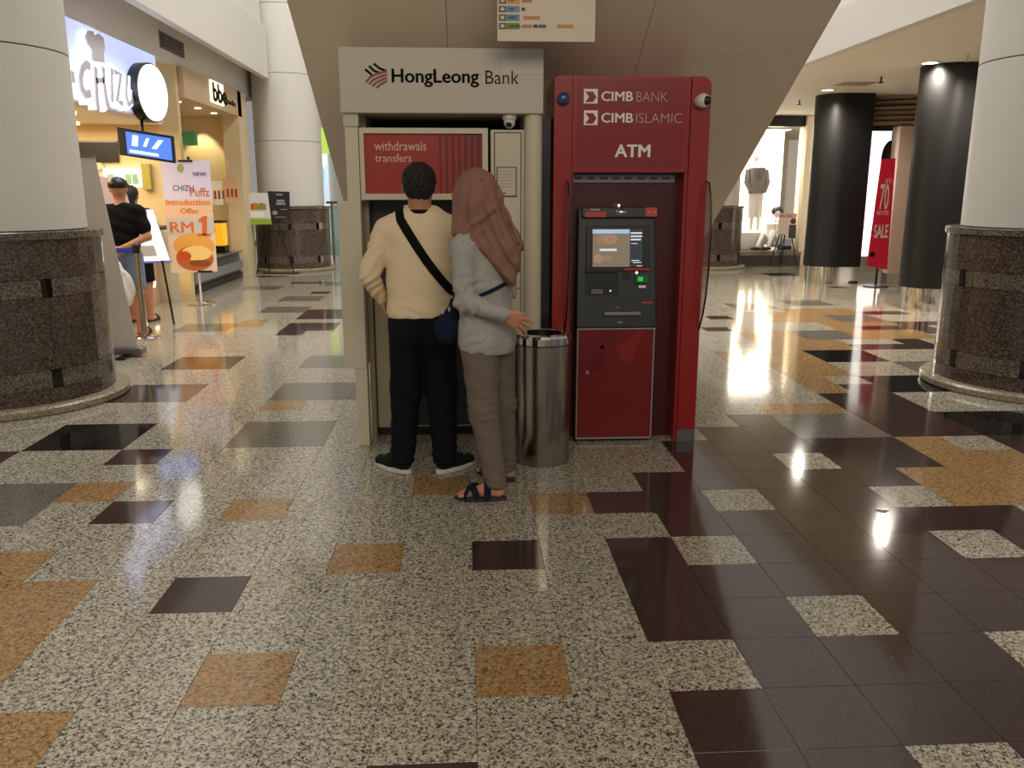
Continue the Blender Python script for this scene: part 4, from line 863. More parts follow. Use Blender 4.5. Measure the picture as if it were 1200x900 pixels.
# ================================================================ PEOPLE (signed-distance bodies meshed with surface nets)
class SDF:
    def __init__(s, lo, hi, h):
        s.lo = np.array(lo, float); s.h = h; s.n = np.ceil((np.array(hi)-s.lo)/h).astype(int)+1
        s.ax = [s.lo[i]+h*np.arange(s.n[i]) for i in range(3)]
        s.F = np.full(s.n, .2, np.float32)
    def _sl(s, lo, hi):
        a = np.clip(np.floor((np.array(lo)-s.lo)/s.h).astype(int), 0, s.n-1); b = np.clip(np.ceil((np.array(hi)-s.lo)/s.h).astype(int)+1, 1, s.n)
        sl = tuple(slice(i, j) for i, j in zip(a, b))
        g = np.meshgrid(*[s.ax[i][sl[i]] for i in range(3)], indexing='ij')
        return sl, g
    def _mix(s, sl, d, k):
        A = s.F[sl]; d = d.astype(np.float32)
        if k > 0:
            hh = np.clip(.5+.5*(A-d)/k, 0, 1); s.F[sl] = A*(1-hh)+d*hh-k*hh*(1-hh)
        else: s.F[sl] = np.minimum(A, d)
        return s
    def cap(s, a, b, ra, rb, k=.02):
        a = np.array(a, float); b = np.array(b, float); m = max(ra, rb)+max(k, .02)+3*s.h
        sl, (X, Y, Z) = s._sl(np.minimum(a, b)-m, np.maximum(a, b)+m)
        ab = b-a; L = max(1e-9, ab@ab)
        t = np.clip(((X-a[0])*ab[0]+(Y-a[1])*ab[1]+(Z-a[2])*ab[2])/L, 0, 1)
        d = np.sqrt((X-a[0]-t*ab[0])**2+(Y-a[1]-t*ab[1])**2+(Z-a[2]-t*ab[2])**2)-(ra+(rb-ra)*t)
        return s._mix(sl, d, k)
    def chain(s, pts, rs, k=.02):
        for i in range(len(pts)-1): s.cap(pts[i], pts[i+1], rs[i], rs[i+1], k)
        return s
    def ell(s, c, r, k=.02, yaw=0., ax=None):
        """ellipsoid; r along local x,y,z; local axes turned by yaw about z"""
        c = np.array(c, float); m = max(r)+max(k, .02)+3*s.h
        sl, (X, Y, Z) = s._sl(c-m, c+m); x, y, z = X-c[0], Y-c[1], Z-c[2]
        if yaw: x, y = x*math.cos(yaw)+y*math.sin(yaw), -x*math.sin(yaw)+y*math.cos(yaw)
        q = np.sqrt((x/r[0])**2+(y/r[1])**2+(z/r[2])**2); q2 = np.sqrt((x/r[0]**2)**2+(y/r[1]**2)**2+(z/r[2]**2)**2)
        return s._mix(sl, q*(q-1)/np.maximum(q2, 1e-6), k)
    def cut(s, p, n, k=0.):
        n = np.array(n, float); n /= np.linalg.norm(n)
        g = np.meshgrid(*s.ax, indexing='ij'); d = ((g[0]-p[0])*n[0]+(g[1]-p[1])*n[1]+(g[2]-p[2])*n[2]).astype(np.float32)
        s.F = np.maximum(s.F, d); return s
    def disp(s, fn):
        g = np.meshgrid(*s.ax, indexing='ij'); s.F = s.F+fn(*g).astype(np.float32); return s
    def surf_y(s, x, z, side=-1):
        i = int(round((x-s.lo[0])/s.h)); k = int(round((z-s.lo[2])/s.h)); col = s.F[min(max(i, 0), s.n[0]-1), :, min(max(k, 0), s.n[2]-1)]
        ins = np.nonzero(col < 0)[0]
        if len(ins) == 0: return None
        j = ins[0] if side < 0 else ins[-1]; j2 = j-1 if side < 0 else j+1
        t = col[j]/(col[j]-col[j2]); return s.ax[1][j]+t*(s.ax[1][j2]-s.ax[1][j])
    def surf_z(s, x, y):
        i = int(round((x-s.lo[0])/s.h)); j = int(round((y-s.lo[1])/s.h)); col = s.F[i, j, :]; ins = np.nonzero(col < 0)[0]
        if len(ins) == 0: return None
        k = ins[-1]
        if k+1 >= s.n[2]: return s.ax[2][k]
        t = col[k]/(col[k]-col[k+1]); return s.ax[2][k]+t*s.h
    def mesh(s, name):
        F = np.pad(s.F, 1, constant_values=.2); lo = s.lo-s.h
        S_ = F < 0
        c = np.zeros(tuple(np.array(F.shape)-1), np.int8)
        sl = lambda o, n: slice(o, n-1+o)
        sh = F.shape
        for i in (0, 1):
            for j in (0, 1):
                for k in (0, 1): c += S_[sl(i, sh[0]), sl(j, sh[1]), sl(k, sh[2])]
        act = (c > 0) & (c < 8); idx = np.argwhere(act)
        vid = np.full(c.shape, -1, np.int64); vid[act] = np.arange(len(idx))
        P = np.zeros((len(idx), 3)); W = np.zeros(len(idx))
        cor = [(i, j, k) for i in (0, 1) for j in (0, 1) for k in (0, 1)]
        val = {q: F[idx[:, 0]+q[0], idx[:, 1]+q[1], idx[:, 2]+q[2]] for q in cor}
        for q in cor:
            for a in range(3):
                if q[a] == 0:
                    r = list(q); r[a] = 1; r = tuple(r); A, B = val[q], val[r]; m = (A < 0) != (B < 0)
                    t = np.where(m, A/np.where(m, A-B, 1), 0); pt = np.tile(np.array(q, float), (len(idx), 1)); pt[:, a] += t
                    P[m] += pt[m]; W[m] += 1
        V = (idx+P/W[:, None])*s.h+lo
        quads = []
        for a in range(3):
            b, d = (a+1) % 3, (a+2) % 3
            A = np.moveaxis(S_, (a, b, d), (0, 1, 2)); I = np.moveaxis(vid, (a, b, d), (0, 1, 2))
            e = A[:-1, 1:-1, 1:-1] != A[1:, 1:-1, 1:-1]; w_ = np.argwhere(e)
            x, y, z = w_[:, 0], w_[:, 1]+1, w_[:, 2]+1
            q = np.stack([I[x, y-1, z-1], I[x, y, z-1], I[x, y, z], I[x, y-1, z]], 1)
            f = A[x, y, z]; q[~f] = q[~f][:, ::-1]; quads.append(q)
        Q = np.concatenate(quads); Q = Q[(Q >= 0).all(1)]
        me = bpy.data.meshes.new(name); me.from_pydata(V.tolist(), [], Q.tolist()); me.update()
        me.polygons.foreach_set('use_smooth', [True]*len(me.polygons)); return me
    def build(s, name, m, parent): return link(name, s.mesh(name), m, parent)
def fabric(name, rgb, noise=.12, scale=60, bump=.25, rough=.9):
    return mat(name, rgb, rough, noise=noise, scale=scale, bump=bump, spec=.15)
SKIN = mat('skin_tan', (176, 122, 92), .5, noise=.05, scale=30, spec=.35)
SKIN2 = mat('skin_light', (196, 138, 106), .5, noise=.06, scale=30, spec=.35)
HAIR = mat('black_hair', (14, 12, 12), .55, noise=.4, scale=180, bump=.6)
NAVY = fabric('navy_canvas', (26, 32, 52), .1, 90)
def strap(name, pts, wd, m, parent, thick=.004, up=None):
    """flat band along a closed or open 3-D path; width lies across the path, in the surface"""
    P = [Vector(p) for p in pts]; vs = []; fs = []
    for i, p in enumerate(P):
        t = (P[min(i+1, len(P)-1)]-P[max(i-1, 0)]).normalized()
        nrm = Vector(up(p)) if up else Vector((0, -1, 0)); a = t.cross(nrm).normalized()*wd/2; n_ = a.cross(t).normalized()*thick
        vs += [p-a, p+a, p+a+n_, p-a+n_]
    for i in range(len(P)-1):
        for k in range(4): fs.append((4*i+k, 4*i+4+k, 4*i+4+(k+1) % 4, 4*i+(k+1) % 4))
    fs += [(0, 1, 2, 3), (4*len(P)-1, 4*len(P)-2, 4*len(P)-3, 4*len(P)-4)]
    return MB().add(vs, fs).build(name, m, parent, True)

# ---------------------------------------------------------------- man at the white booth, seen from behind
mx, my = -.247, 2.20
man = thing('person', 'man in cream sweater and black trousers using the white bank booth', 'person', (mx, my, 0))
elbL, wrL = (-.522, 2.175, 1.095), (-.468, 2.285, .965)
elbR, wrR = (-.015, 2.36, 1.09), (-.10, 2.60, 1.13)
hL, hR = np.array((-.332, 2.139, 0)), np.array((-.180, 2.130, 0)); dL = np.array((-.20, .18, 0)); dL /= np.linalg.norm(dL); dR = np.array((.165, .15, 0)); dR /= np.linalg.norm(dR)
anL, anR = hL+dL*.055+np.array((0, 0, .085)), hR+dR*.055+np.array((0, 0, .085))
kneeL, kneeR = (-.345, 2.215, .47), (-.150, 2.21, .47)
b = SDF((-.62, 2.0, 0), (.12, 2.78, 1.70), .0062)
b.ell((mx, my+.005, 1.575), (.075, .092, .10), .0).ell((mx, my+.035, 1.515), (.056, .062, .068), .03)       # skull, jaw
b.cap((mx, my-.005, 1.50), (mx, my-.01, 1.39), .058, .062, .03)
b.cap((mx, my+.115, 1.545), (mx, my+.095, 1.57), .012, .008, .012)                                               # nose
b.cap((mx-.02, my+.092, 1.495), (mx+.02, my+.092, 1.495), .009, .009, .008)                                      # lips
for s_ in (-1, 1): b.ell((mx+s_*.079, my-.002, 1.545), (.012, .02, .032), .008)                                  # ears
b.cap((-.36, my, 1.345), (-.13, my, 1.345), .06, .06, .05).ell((mx, my, 1.2), (.155, .10, .22), .05).ell((mx, my, .98), (.145, .095, .2), .05)
b.chain([(-.42, my, 1.33), elbL, wrL], [.05, .04, .027], .02); b.chain([(-.075, my+.01, 1.33), elbR, wrR], [.05, .04, .027], .02)
b.chain([(-.32, my, .88), kneeL, tuple(anL)], [.08, .055, .036], .03); b.chain([(-.175, my, .88), kneeR, tuple(anR)], [.08, .055, .036], .03)
for h0, d_, an in ((hL, dL, anL), (hR, dR, anR)): b.cap(h0+d_*.05+np.array((0, 0, .045)), h0+d_*.2+np.array((0, 0, .035)), .036, .03, .02)
def hand(b, wr, pd, side, spread, curl, L=.085, fl=(.062, .072, .068, .052), k=.008, r=.0085):
    """palm from the wrist along pd, fingers fanned along side, curling towards curl; thumb off the first side"""
    wr, pd, side, curl = (np.array(v, float) for v in (wr, pd, side, curl)); pd /= np.linalg.norm(pd); side -= pd*(side@pd); side /= np.linalg.norm(side); curl /= np.linalg.norm(curl)
    for t in (-.026, -.009, .009, .026): b.cap(wr+side*t*.6, wr+pd*L*.92+side*t*1.08, .0145, .0125, .012)
    for i, t in enumerate((-.030, -.010, .010, .030)):
        base = wr+pd*L*.92+side*t; d1 = pd+side*t*spread; d1 /= np.linalg.norm(d1)
        p1 = base+d1*fl[i]*.45; d2 = d1+curl*(.45+.12*i); d2 /= np.linalg.norm(d2); p2 = p1+d2*fl[i]*.35; d3 = d2+curl*.4; d3 /= np.linalg.norm(d3)
        b.chain([base, p1, p2, p2+d3*fl[i]*.25], [r*1.12, r, r*.92, r*.8], .003)
    tb = wr+pd*L*.22-side*.028; td = pd*.8-side*.65+curl*.3; td /= np.linalg.norm(td)
    b.chain([tb, tb+td*.036, tb+td*.036+(td+pd*.5)/np.linalg.norm(td+pd*.5)*.03], [.0135, .0105, .0085], .008)
hand(b, wrL, (.025, .02, -.06), (.3, 1, .1), 5, (.5, .3, -.2), .075)
hand(b, wrR, (-.1, .12, -.02), (1, .6, 0), 6, (0, .1, -.5), .075)
b.build('body', SKIN, man)
h_ = SDF((mx-.12, my-.13, 1.44), (mx+.12, my+.14, 1.70), .005)
h_.ell((mx, my, 1.582), (.087, .102, .092), 0).ell((mx, my-.035, 1.545), (.076, .06, .07), .02)
h_.cut((mx, my-.05, 1.487), (0, .35, -1)).cut((mx, my+.06, 1.60), (0, .8, -.6))
rng = np.random.RandomState(3); h_.F = h_.F+(rng.rand(*h_.F.shape).astype(np.float32)-.5)*.010
h_.disp(lambda x, y, z: .003*np.sin(x*190+z*90)*np.sin(y*170)*np.cos(z*150))
h_.build('hair', HAIR, man)
sw = SDF((-.64, 2.0, .82), (.10, 2.66, 1.46), .0062)
sw.cap((-.385, my-.003, 1.335), (-.11, my-.003, 1.335), .078, .078, .05).ell((mx, my, 1.20), (.186, .122, .25), .06).ell((mx-.005, my, 1.02), (.182, .118, .21), .06)
sw.ell((mx-.008, my, .90), (.182, .122, .12), .04).cap((mx-.06, my-.01, 1.40), (mx+.06, my-.01, 1.40), .055, .055, .04)
sw.chain([(-.425, my, 1.315), elbL], [.070, .054], .02).chain([elbL, wrL], [.054, .038], .006)
sw.chain([(-.07, my+.01, 1.315), elbR, tuple(np.array(wrR)-(np.array(wrR)-np.array(elbR))*.05)], [.073, .060, .042], .03)
sw.cap((mx, my+.005, 1.52), (mx, my+.0, 1.44), .001, .001, 0)
def folds(x, y, z):
    low = np.clip((1.06-z)/.18, 0, 1); d = .0032*low*np.sin(z*120+2.6*np.sin(x*23)+1.5*np.sin(x*9+1)+y*10)*(.55+.45*np.sin(x*31+z*12))
    d += .004*np.clip((x+.22)/.1, 0, 1)*np.clip((1.25-z)/.1, 0, 1)*np.sin((z*.8+x*.55)*95)*.8
    arm = np.clip((-.43-x)/.05, 0, 1); d += .004*arm*np.sin((z*1.0-x*.9)*105+2*np.sin(z*30))
    d += .003*np.sin(x*38+z*21)*np.sin(z*24)
    return d
sw.disp(folds); sw.cut((mx, my, .872), (.035, 0, -1)).cut((mx, my-.06, 1.432), (0, -.42, 1))
cn = np.array(wrL)-np.array(elbL); F0 = sw.F.copy()
swo = sw.build('sweater', fabric('cream_knit', (228, 206, 170), .05, 140, .15), man)
sub('collar', MB().lathe([(.068, 0), (.074, .004), (.074, .018), (.066, .022)], (mx, my-.008, 1.412), 28, True), fabric('collar_black', (24, 22, 24)), man, True)
tr = SDF((-.50, 2.02, .03), (.04, 2.42, .96), .0065)
tr.ell((mx, my, .86), (.172, .118, .14), 0).chain([(-.335, my, .82), kneeL, tuple(anL+np.array((0, 0, -.005)))], [.096, .084, .066], .035).chain([(-.165, my, .82), kneeR, tuple(anR+np.array((0, 0, -.005)))], [.096, .084, .066], .035)
tr.ell((mx-.075, my-.045, .79), (.085, .085, .1), .03).ell((mx+.075, my-.045, .79), (.085, .085, .1), .03)
tr.disp(lambda x, y, z: .0035*np.clip((.30-z)/.2, 0, 1)*np.sin(z*130+x*14)+.0025*np.sin(z*46+x*30)*np.clip((.6-z)/.2, 0, 1)); tr.cut((0, 0, .062), (0, 0, -1)).cut((0, 0, .92), (0, 0, 1))
tr.build('trousers', fabric('black_denim', (20, 20, 24), .15, 120), man)
def sneaker(h0, d_):
    sd = np.array((-d_[1], d_[0], 0)); u = SDF(np.minimum(h0, h0+d_*.29)-.07+np.array((0, 0, .07)), np.maximum(h0, h0+d_*.29)+np.array((.07, .07, .13)), .005)
    u.cap(h0+d_*.045+np.array((0, 0, .058)), h0+d_*.14+np.array((0, 0, .055)), .041, .043, .02).cap(h0+d_*.14+np.array((0, 0, .052)), h0+d_*.235+np.array((0, 0, .036)), .042, .033, .02).cap(h0+d_*.05+np.array((0, 0, .06)), h0+d_*.06+np.array((0, 0, .095)), .038, .036, .02)
    u.cut((0, 0, .024), (0, 0, -1)).cut((0, 0, .105), (0, 0, 1)); o = u.build('shoe', fabric('sneaker_green_black', (24, 34, 30), .4, 40), man)
    q = []
    for i in range(24):
        a = 2*math.pi*i/24; c_, s_ = math.cos(a), math.sin(a); q.append((.137+.145*c_, (.046 if c_ < -.2 else .05-.012*abs(c_))*s_))
    mb = MB().prism(q, h0, d_, sd, (0, 0, 1), 0, .026); sub('sole', mb, mat('sole_white', (206, 202, 192), .6), o, bevel=.006)
    for i in range(3): p = h0+d_*(.12+i*.03)+np.array((0, 0, .1-.008*i)); sub('lace', MB().tube([p-sd*.025, p+sd*.025], .004, 6), mat('lace_green', (70, 130, 100), .6), o)
sneaker(hL, dL); sneaker(hR, dR)

# sling bag strap over the man's left shoulder, small bag at his right front hip
sbg = thing('sling_bag', 'black sling bag strap running across the cream sweater', 'bag', (mx, my, .95))
pts = []
for i in range(15):
    t = i/14; x = -.343+t*(.266); z = 1.385-t*.385-.02*math.sin(math.pi*t); y = sw.surf_y(x, z, -1)
    if y is not None: pts.append((x, y-.003, z))
top_ = []
for i in range(9):
    y = my-.052+i*.013; z = sw.surf_z(-.352, y)
    if z is not None: top_.append((-.350, y, z+.003))
fp = []
for i in range(12):
    t = i/11; x = -.343+t*.25; z = 1.385-t*.385; y = sw.surf_y(x, z, 1)
    if y is not None: fp.append((x, y+.003, z))
def snorm(p):
    q_ = [int(round((p[i]-sw.lo[i])/sw.h)) for i in range(3)]; g_ = []
    for a_ in range(3):
        u_, v_ = list(q_), list(q_); u_[a_] = min(u_[a_]+3, sw.n[a_]-1); v_[a_] = max(v_[a_]-3, 0); g_.append(float(sw.F[tuple(u_)]-sw.F[tuple(v_)]))
    n_ = Vector(g_); return n_.normalized() if n_.length > 1e-6 else Vector((0, -1, 0))
strap('strap', pts[::-1]+top_+fp, .046, fabric('strap_black', (17, 17, 19)), sbg, up=snorm)
sub('pouch', MB().box(-.13, .0, 2.335, 2.40, .86, 1.04), fabric('pouch_black', (20, 20, 22)), sbg, bevel=.02)

# ---------------------------------------------------------------- woman in headscarf, seen from behind on her left side
wxc, wyc = .085, 1.85
wo = thing('person', 'woman in mauve headscarf and grey top standing behind the man', 'person', (wxc, wyc, 0))
fv = np.array((-.80, .60, 0)); lv_ = np.array((-.60, -.80, 0)); YW = math.atan2(lv_[1], lv_[0])       # facing, her left side
cW = lambda l, f, z: np.array((wxc, wyc, 0))+lv_*l+fv*f+np.array((0, 0, z))
shL, elL, wrW = np.array((-.015, 1.742, 1.265)), np.array((-.022, 1.70, 1.015)), np.array((.172, 1.645, .952))
shR, elR, wrWR = cW(-.17, 0, 1.27), cW(-.23, .03, 1.02), cW(-.12, .20, 1.0)
hipL, knL, akL = np.array((.05, 1.80, .80)), np.array((.070, 1.765, .45)), np.array((.128, 1.72, .085))
hipR, knR, akR = np.array((.135, 1.90, .80)), np.array((.165, 1.945, .45)), np.array((.192, 1.995, .085))
fl, fr_ = np.array((-.995, .10, 0)), np.array((-.75, .66, 0)); hlW, hrW = np.array((.172, 1.715, 0)), np.array((.232, 1.985, 0))
b = SDF((-.30, 1.52, 0), (.40, 2.22, 1.64), .0058)
hc = np.array((.040, 1.85, 1.525))
b.ell(hc, (.092, .070, .105), 0, math.atan2(.35, -.94)).ell(hc+np.array((-.045, .02, -.055)), (.055, .05, .06), .03)
b.cap(hc+np.array((-.108, .04, -.02)), hc+np.array((-.095, .035, .01)), .011, .008, .012).cap(hc+np.array((.01, 0, -.07)), (.075, 1.85, 1.33), .05, .055, .03)
b.ell((wxc, wyc, 1.17), (.135, .085, .2), .05, YW).ell((wxc, wyc, .92), (.14, .095, .18), .05, YW).cap(shL, shR, .05, .05, .04)
b.chain([shL, elL, wrW], [.042, .034, .023], .015).chain([shR, elR, wrWR], [.042, .034, .023], .015)
b.chain([hipL, knL, akL], [.08, .055, .034], .03).chain([hipR, knR, akR], [.08, .055, .034], .03)
for h0, d_ in ((hlW, fl), (hrW, fr_)):
    sd = np.array((-d_[1], d_[0], 0))
    b.cap(h0+d_*.03+np.array((0, 0, .045)), h0+d_*.10+np.array((0, 0, .05)), .030, .032, .02).cap(h0+d_*.10+np.array((0, 0, .048)), h0+d_*.19+np.array((0, 0, .034)), .033, .026, .02)
    for i in range(5): b.cap(h0+d_*.185+sd*(-.032+i*.016)+np.array((0, 0, .030)), h0+d_*(.238-.006*abs(i-2))+sd*(-.034+i*.017)+np.array((0, 0, .026)), .0095, .0085, .003)
hand(b, wrW, (.115, .03, -.068), (-.45, .25, -.75), 9, (.15, .3, -.6), .082)
hand(b, wrWR, (-.05, .05, -.05), (1, 1, 0), 6, (0, .1, -.5), .08)
b.build('body', SKIN2, wo)
tp = SDF((-.20, 1.55, .70), (.36, 2.15, 1.40), .0062)
tp.ell((wxc, wyc, 1.15), (.158, .112, .23), 0, YW).ell((wxc, wyc, .98), (.150, .118, .2), .05, YW).ell((wxc+.008, wyc, .82), (.172, .138, .18), .05, YW)
tp.cap(shL, shR, .066, .066, .05).chain([shL, elL], [.062, .052], .025).chain([elL, wrW-(wrW-elL)*.05], [.052, .038], .012).chain([shR, elR, wrWR], [.060, .048, .036], .02)
def wf2(x, y, z):
    d = .0035*np.sin((z+.9*x)*62+3*np.sin(x*24))*np.clip((1.16-z)/.1, 0, 1)*np.clip((z-.86)/.06, 0, 1)
    arm = np.clip((1.74-y)/.04, 0, 1)*np.clip((.10-x)/.06, 0, 1); d += .0034*arm*np.sin(z*85-x*90+2.2*np.sin(z*22+x*30))*np.clip((1.2-z)/.1, .2, 1)
    return d+.0035*np.sin(x*36+y*30)*np.sin(z*17)
tp.disp(wf2); tp.cut((wxc, wyc, .752), (-.10, .05, -1)); tp.cut(wrW-(wrW-elL)*.04, wrW-elL) if False else None
HG = fabric('heather_grey', (164, 161, 154), .34, 95, .2)
tp.build('top', HG, wo)
pn = SDF((-.14, 1.58, .05), (.34, 2.15, .95), .006)
pn.ell((wxc+.005, wyc, .84), (.145, .115, .13), 0, YW).chain([hipL, knL, akL], [.098, .073, .055], .03).chain([hipR, knR, akR], [.098, .073, .055], .03)
pn.disp(lambda x, y, z: .0030*np.exp(-((z-.47)/.09)**2)*np.sin(z*150+x*45+2*np.sin(x*40))*(.5+.5*np.sin(x*30+y*40))+.002*np.clip((.2-z)/.12, 0, 1)*np.sin(z*160+x*30)+.0018*np.sin(z*60+x*40)); pn.cut((0, 0, .068), (0, 0, -1)).cut((0, 0, .9), (0, 0, 1))
pn.build('trousers', fabric('taupe_twill', (112, 100, 90), .08, 150), wo)
hj = SDF((-.14, 1.58, 1.03), (.34, 2.06, 1.67), .0055)
hj.ell(hc+np.array((.004, 0, -.002)), (.110, .104, .113), 0)
hj.cap(hc+np.array((-.03, -.0, -.06)), (-.035, 1.85, 1.30), .085, .07, .04)
hj.cap((.075, 1.83, 1.46), (.165, 1.80, 1.25), .095, .088, .05).cap((.165, 1.80, 1.25), (.192, 1.775, 1.13), .088, .055, .05)
hj.cap(shL+np.array((.03, .02, .03)), shR, .070, .072, .05)
hj.ell((wxc, wyc, 1.24), (.175, .128, .13), .04, YW)
def hf(x, y, z):
    s1 = (x-.06)*.85+(z-1.40)*.45
    a = np.sin(s1*78+1.4*np.sin(z*11)); return (.009*np.sign(a)*np.abs(a)**.7)*np.clip((1.53-z)/.10, 0, 1)*np.clip((x+.02)/.06, .25, 1)+.0022*np.sin(x*60-z*45)
hj.disp(hf)
def groove(pix, wd, dep):
    P = [xz(a, b, 1.77) for a, b in pix]
    def fn(x, y, z):
        best = np.full(x.shape, 1e3)
        for (ax, az), (bx_, bz_) in zip(P[:-1], P[1:]):
            ux, uz = bx_-ax, bz_-az; t = np.clip(((x-ax)*ux+(z-az)*uz)/(ux*ux+uz*uz), 0, 1); best = np.minimum(best, np.hypot(x-ax-t*ux, z-az-t*uz))
        return (dep*np.exp(-(best/wd)**2)-.5*dep*np.exp(-((best-2.2*wd)/wd)**2))*np.clip((1.86-y)/.05, 0, 1)
    hj.disp(fn)
groove([(541, 290), (552, 268), (566, 262), (579, 250)], .011, .012)
groove([(566, 212), (576, 243), (590, 275), (603, 302)], .010, .010)
groove([(582, 222), (590, 252), (606, 288)], .009, .007)
groove([(549, 212), (546, 240), (545, 265)], .010, .006)
p0 = np.array((-.005, 1.75, 1.285)); hj.cut(p0, (-.195, -.12, -.20)); hj.cut((.16, 1.75, 1.075), (.1, -.2, -1)); hj.cut(hc+np.array((-.085, .04, 0)), (-1, .4, 0))
hj.build('headscarf', fabric('mauve_scarf', (140, 104, 90), .05, 120, .08), wo)
for h0, d_ in ((hlW, fl), (hrW, fr_)):
    sd = np.array((-d_[1], d_[0], 0)); q = []
    for i in range(26):
        a = 2*math.pi*i/26; c_, s_ = math.cos(a), math.sin(a); q.append((.122+.135*c_, (.036+.010*(c_ > -.3))*s_))
    so = sub('sandal', MB().prism(q, h0, d_, sd, (0, 0, 1), 0, .018), mat('sandal_sole', (46, 42, 44), .6), wo, bevel=.005)
    def band(f0, f1, hgt, wd):
        P = []
        for i in range(13):
            a = math.pi*i/12; P.append(h0+d_*(f0+(f1-f0)*i/12)+sd*(-.047*math.cos(a))+np.array((0, 0, .016+hgt*math.sin(a)**.8)))
        strap('strap', P, wd, NAVY, so, .004, up=lambda p: tuple(np.array(p)-(h0+d_*.12)))
    band(.20, .135, .058, .034); band(.135, .20, .060, .034); band(.085, .085, .082, .038)

# navy drawstring bag carried by the woman, with a thin strap over her back
nb = thing('shoulder_bag', 'small navy drawstring bag hanging between the man and woman', 'bag', (-.09, 1.83, .77))
bgc = np.array((-.095, 1.84, .885))
bg = SDF(bgc-np.array((.12, .12, .15)), bgc+np.array((.12, .12, .17)), .005)
bg.ell(bgc+np.array((-.012, 0, -.03)), (.062, .05, .078), 0).cap(bgc+np.array((.0, 0, .0)), bgc+np.array((.03, 0, .085)), .052, .030, .03).cap(bgc+np.array((.03, 0, .085)), bgc+np.array((.04, 0, .125)), .022, .034, .02)
bg.disp(lambda x, y, z: .004*np.sin(x*120+y*60)*np.clip((z-.9)/.05, 0, 1)+.003*np.sin(z*50+x*40)); bg.cut((0, 0, bgc[2]+.125), (0, 0, 1))
bg.build('pouch', NAVY, nb)
sub('cord', MB().lathe([(.027, 0), (.033, .005), (.027, .010)], (bgc[0]+.031, bgc[1], bgc[2]+.088), 20, True), mat('cord_grey', (120, 120, 124), .6), nb, True)
for dx in (-.03, .0): sub('toggle', MB().ball((bgc[0]+.0+dx, bgc[1]-.035, bgc[2]+.075+dx*.4), (.006, .006, .013)), mat('toggle', (170, 168, 160), .4), nb, True)
sp2 = []
for i in range(11):
    t = i/10; x = -.03+t*.215; z = 1.005+t*.085; y = tp.surf_y(x, z, -1)
    if y is not None: sp2.append((x, y-.002, z))
strap('strap', [(bgc[0]+.045, bgc[1]-.005, bgc[2]+.115), (-.045, 1.79, 1.0)]+[p for p in sp2 if p[0] > .035], .018, NAVY, nb)

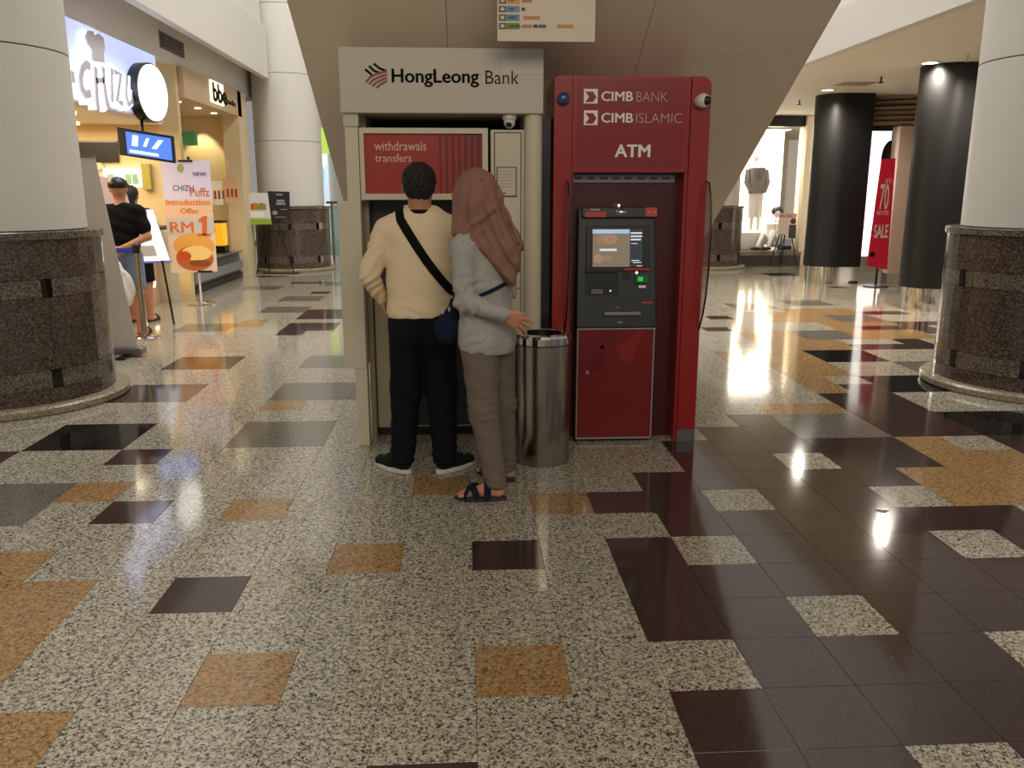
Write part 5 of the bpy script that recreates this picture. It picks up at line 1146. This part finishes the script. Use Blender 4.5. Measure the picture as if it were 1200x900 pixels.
# ---------------------------------------------------------------- customers at the snack counter
def bg_person(x, y, label, shirt, shorts, hgt, cap_=None, arm_back=True, skin=SKIN2, lean=0.):
    t = thing('person', label, 'person', (x, y, 0), 'customers at the snack counter'); k = hgt/1.68
    Pt = lambda a, b_, z: (x+a*k, y+b_*k, z*k)
    b = SDF((x-.45, y-.4, 0), (x+.45, y+.4, hgt+.03), .011)
    b.ell(Pt(0, .01, 1.57), (.08*k, .095*k, .11*k), 0).cap(Pt(0, .03, 1.50), Pt(0, 0, 1.36), .055*k, .06*k, .03).ell(Pt(0, 0, 1.18), (.15*k, .1*k, .22*k), .05).ell(Pt(0, 0, .95), (.145*k, .1*k, .17*k), .05)
    b.cap(Pt(0, .1, 1.55), Pt(0, .11, 1.54), .015, .012, .01)
    for s_ in (-1, 1):
        b.ell(Pt(s_*.082, .0, 1.55), (.014, .02, .03), .005)
        if arm_back: pts = [Pt(s_*.19, 0, 1.32), Pt(s_*.27, -.03, 1.06), Pt(s_*.08, -.16, .96)]; pd = (-s_*.5, -.1, -.25)
        else: pts = [Pt(s_*.19, 0, 1.32), Pt(s_*.25, .05, 1.06), Pt(s_*.16, .24, 1.05)]; pd = (-s_*.1, .5, -.1)
        b.chain(pts, [.055*k, .042*k, .03*k], .02); hand(b, pts[2], pd, (0, .3, 1), 4, (-s_*.4, .2, -.4), .08, k=.006, r=.011)
        b.chain([Pt(s_*.09, 0, .88), Pt(s_*.10, .01, .48), Pt(s_*.11, -.02, .09)], [.09*k, .062*k, .042*k], .03).cap(Pt(s_*.11, -.03, .04), Pt(s_*.13, .15, .03), .042*k, .034*k, .02)
    b.build('body', skin, t)
    s2 = SDF((x-.42, y-.3, .8*k), (x+.42, y+.3, 1.5*k), .011)
    s2.cap(Pt(-.16, 0, 1.335), Pt(.16, 0, 1.335), .07*k, .07*k, .04).ell(Pt(0, 0, 1.17), (.185*k, .125*k, .24*k), .05).ell(Pt(0, 0, .96), (.175*k, .125*k, .17*k), .05)
    for s_ in (-1, 1): s2.cap(Pt(s_*.19, 0, 1.32), Pt(s_*.245, -.02 if arm_back else .02, 1.14), .072*k, .066*k, .03)
    s2.disp(lambda X, Y, Z: .005*np.sin(Z*50+X*20)); s2.cut(Pt(0, 0, .87), (0, 0, -1)); s2.build('shirt', shirt, t)
    p2 = SDF((x-.3, y-.25, .38*k), (x+.3, y+.25, 1.*k), .011)
    p2.ell(Pt(0, 0, .88), (.165*k, .122*k, .12*k), 0)
    for s_ in (-1, 1): p2.chain([Pt(s_*.085, 0, .84), Pt(s_*.10, .01, .48)], [.105*k, .092*k], .03)
    p2.cut(Pt(0, 0, .5), (0, 0, -1)); p2.build('shorts', shorts, t)
    if cap_:
        h = SDF((x-.16, y-.16, 1.5*k), (x+.16, y+.26, 1.75*k), .009); h.ell(Pt(0, 0, 1.60), (.098*k, .11*k, .085*k), 0).cap(Pt(-.03, .12, 1.60), Pt(.03, .16, 1.59), .035, .03, .02); h.cut(Pt(0, 0, 1.565), (0, 0, -1)); h.build('cap', cap_, t)
    else:
        h = SDF((x-.16, y-.2, 1.3*k), (x+.16, y+.16, 1.75*k), .011); h.ell(Pt(0, -.01, 1.59), (.095*k, .11*k, .1*k), 0).cap(Pt(0, -.06, 1.56), Pt(0, -.08, 1.38), .07, .05, .03); h.cut(Pt(0, .05, 1.58), (0, 1, -.4)); h.build('hair', HAIR, t)
    for s_ in (-1, 1):
        d_ = np.array((.1*s_, .9, 0)); d_ /= np.linalg.norm(d_); sd = np.array((-d_[1], d_[0], 0)); h0 = np.array(Pt(s_*.105, -.07, 0))
        so = sub('sandal', MB().prism([(.12+.14*math.cos(a), .05*math.sin(a)) for a in [2*math.pi*i/20 for i in range(20)]], h0, d_, sd, (0, 0, 1), 0, .02), mat('sandal_dark', (40, 34, 32), .6), t)
        strap('strap', [h0+d_*.16+sd*(-.05*math.cos(a))+np.array((0, 0, .018+.055*math.sin(a))) for a in [math.pi*i/10 for i in range(11)]], .035, MATS['sandal_dark'], so, .005, up=lambda p: tuple(np.array(p)-(h0+d_*.16)))
    return t
TEE = fabric('black_tee', (20, 20, 23)); DEN = fabric('denim_grey_blue', (120, 140, 164))
bg_person(-3.66, 7.05, 'man in black cap and black tee, hands behind his back', TEE, DEN, 1.68, BLACK)
bg_person(-3.91, 8.05, 'bare-legged customer in black shorts hidden behind the capped man', fabric('charcoal_tee', (34, 30, 34)), TEE, 1.60, None, False)
cb = SDF((-3.80, 6.72, .3), (-3.35, 6.95, .85), .009); cb.ell((-3.62, 6.80, .52), (.13, .05, .20), 0).cap((-3.62, 6.80, .7), (-3.63, 6.82, .8), .05, .015, .03); cb.disp(lambda x, y, z: .006*np.sin(x*70+z*20)); cb.cut((0, 0, .34), (0, 0, -1))
tag(cb.build('carrier_bag', mat('carrier_white', (226, 224, 220), .6), None), 'white carrier bag held behind the capped man', 'bag')
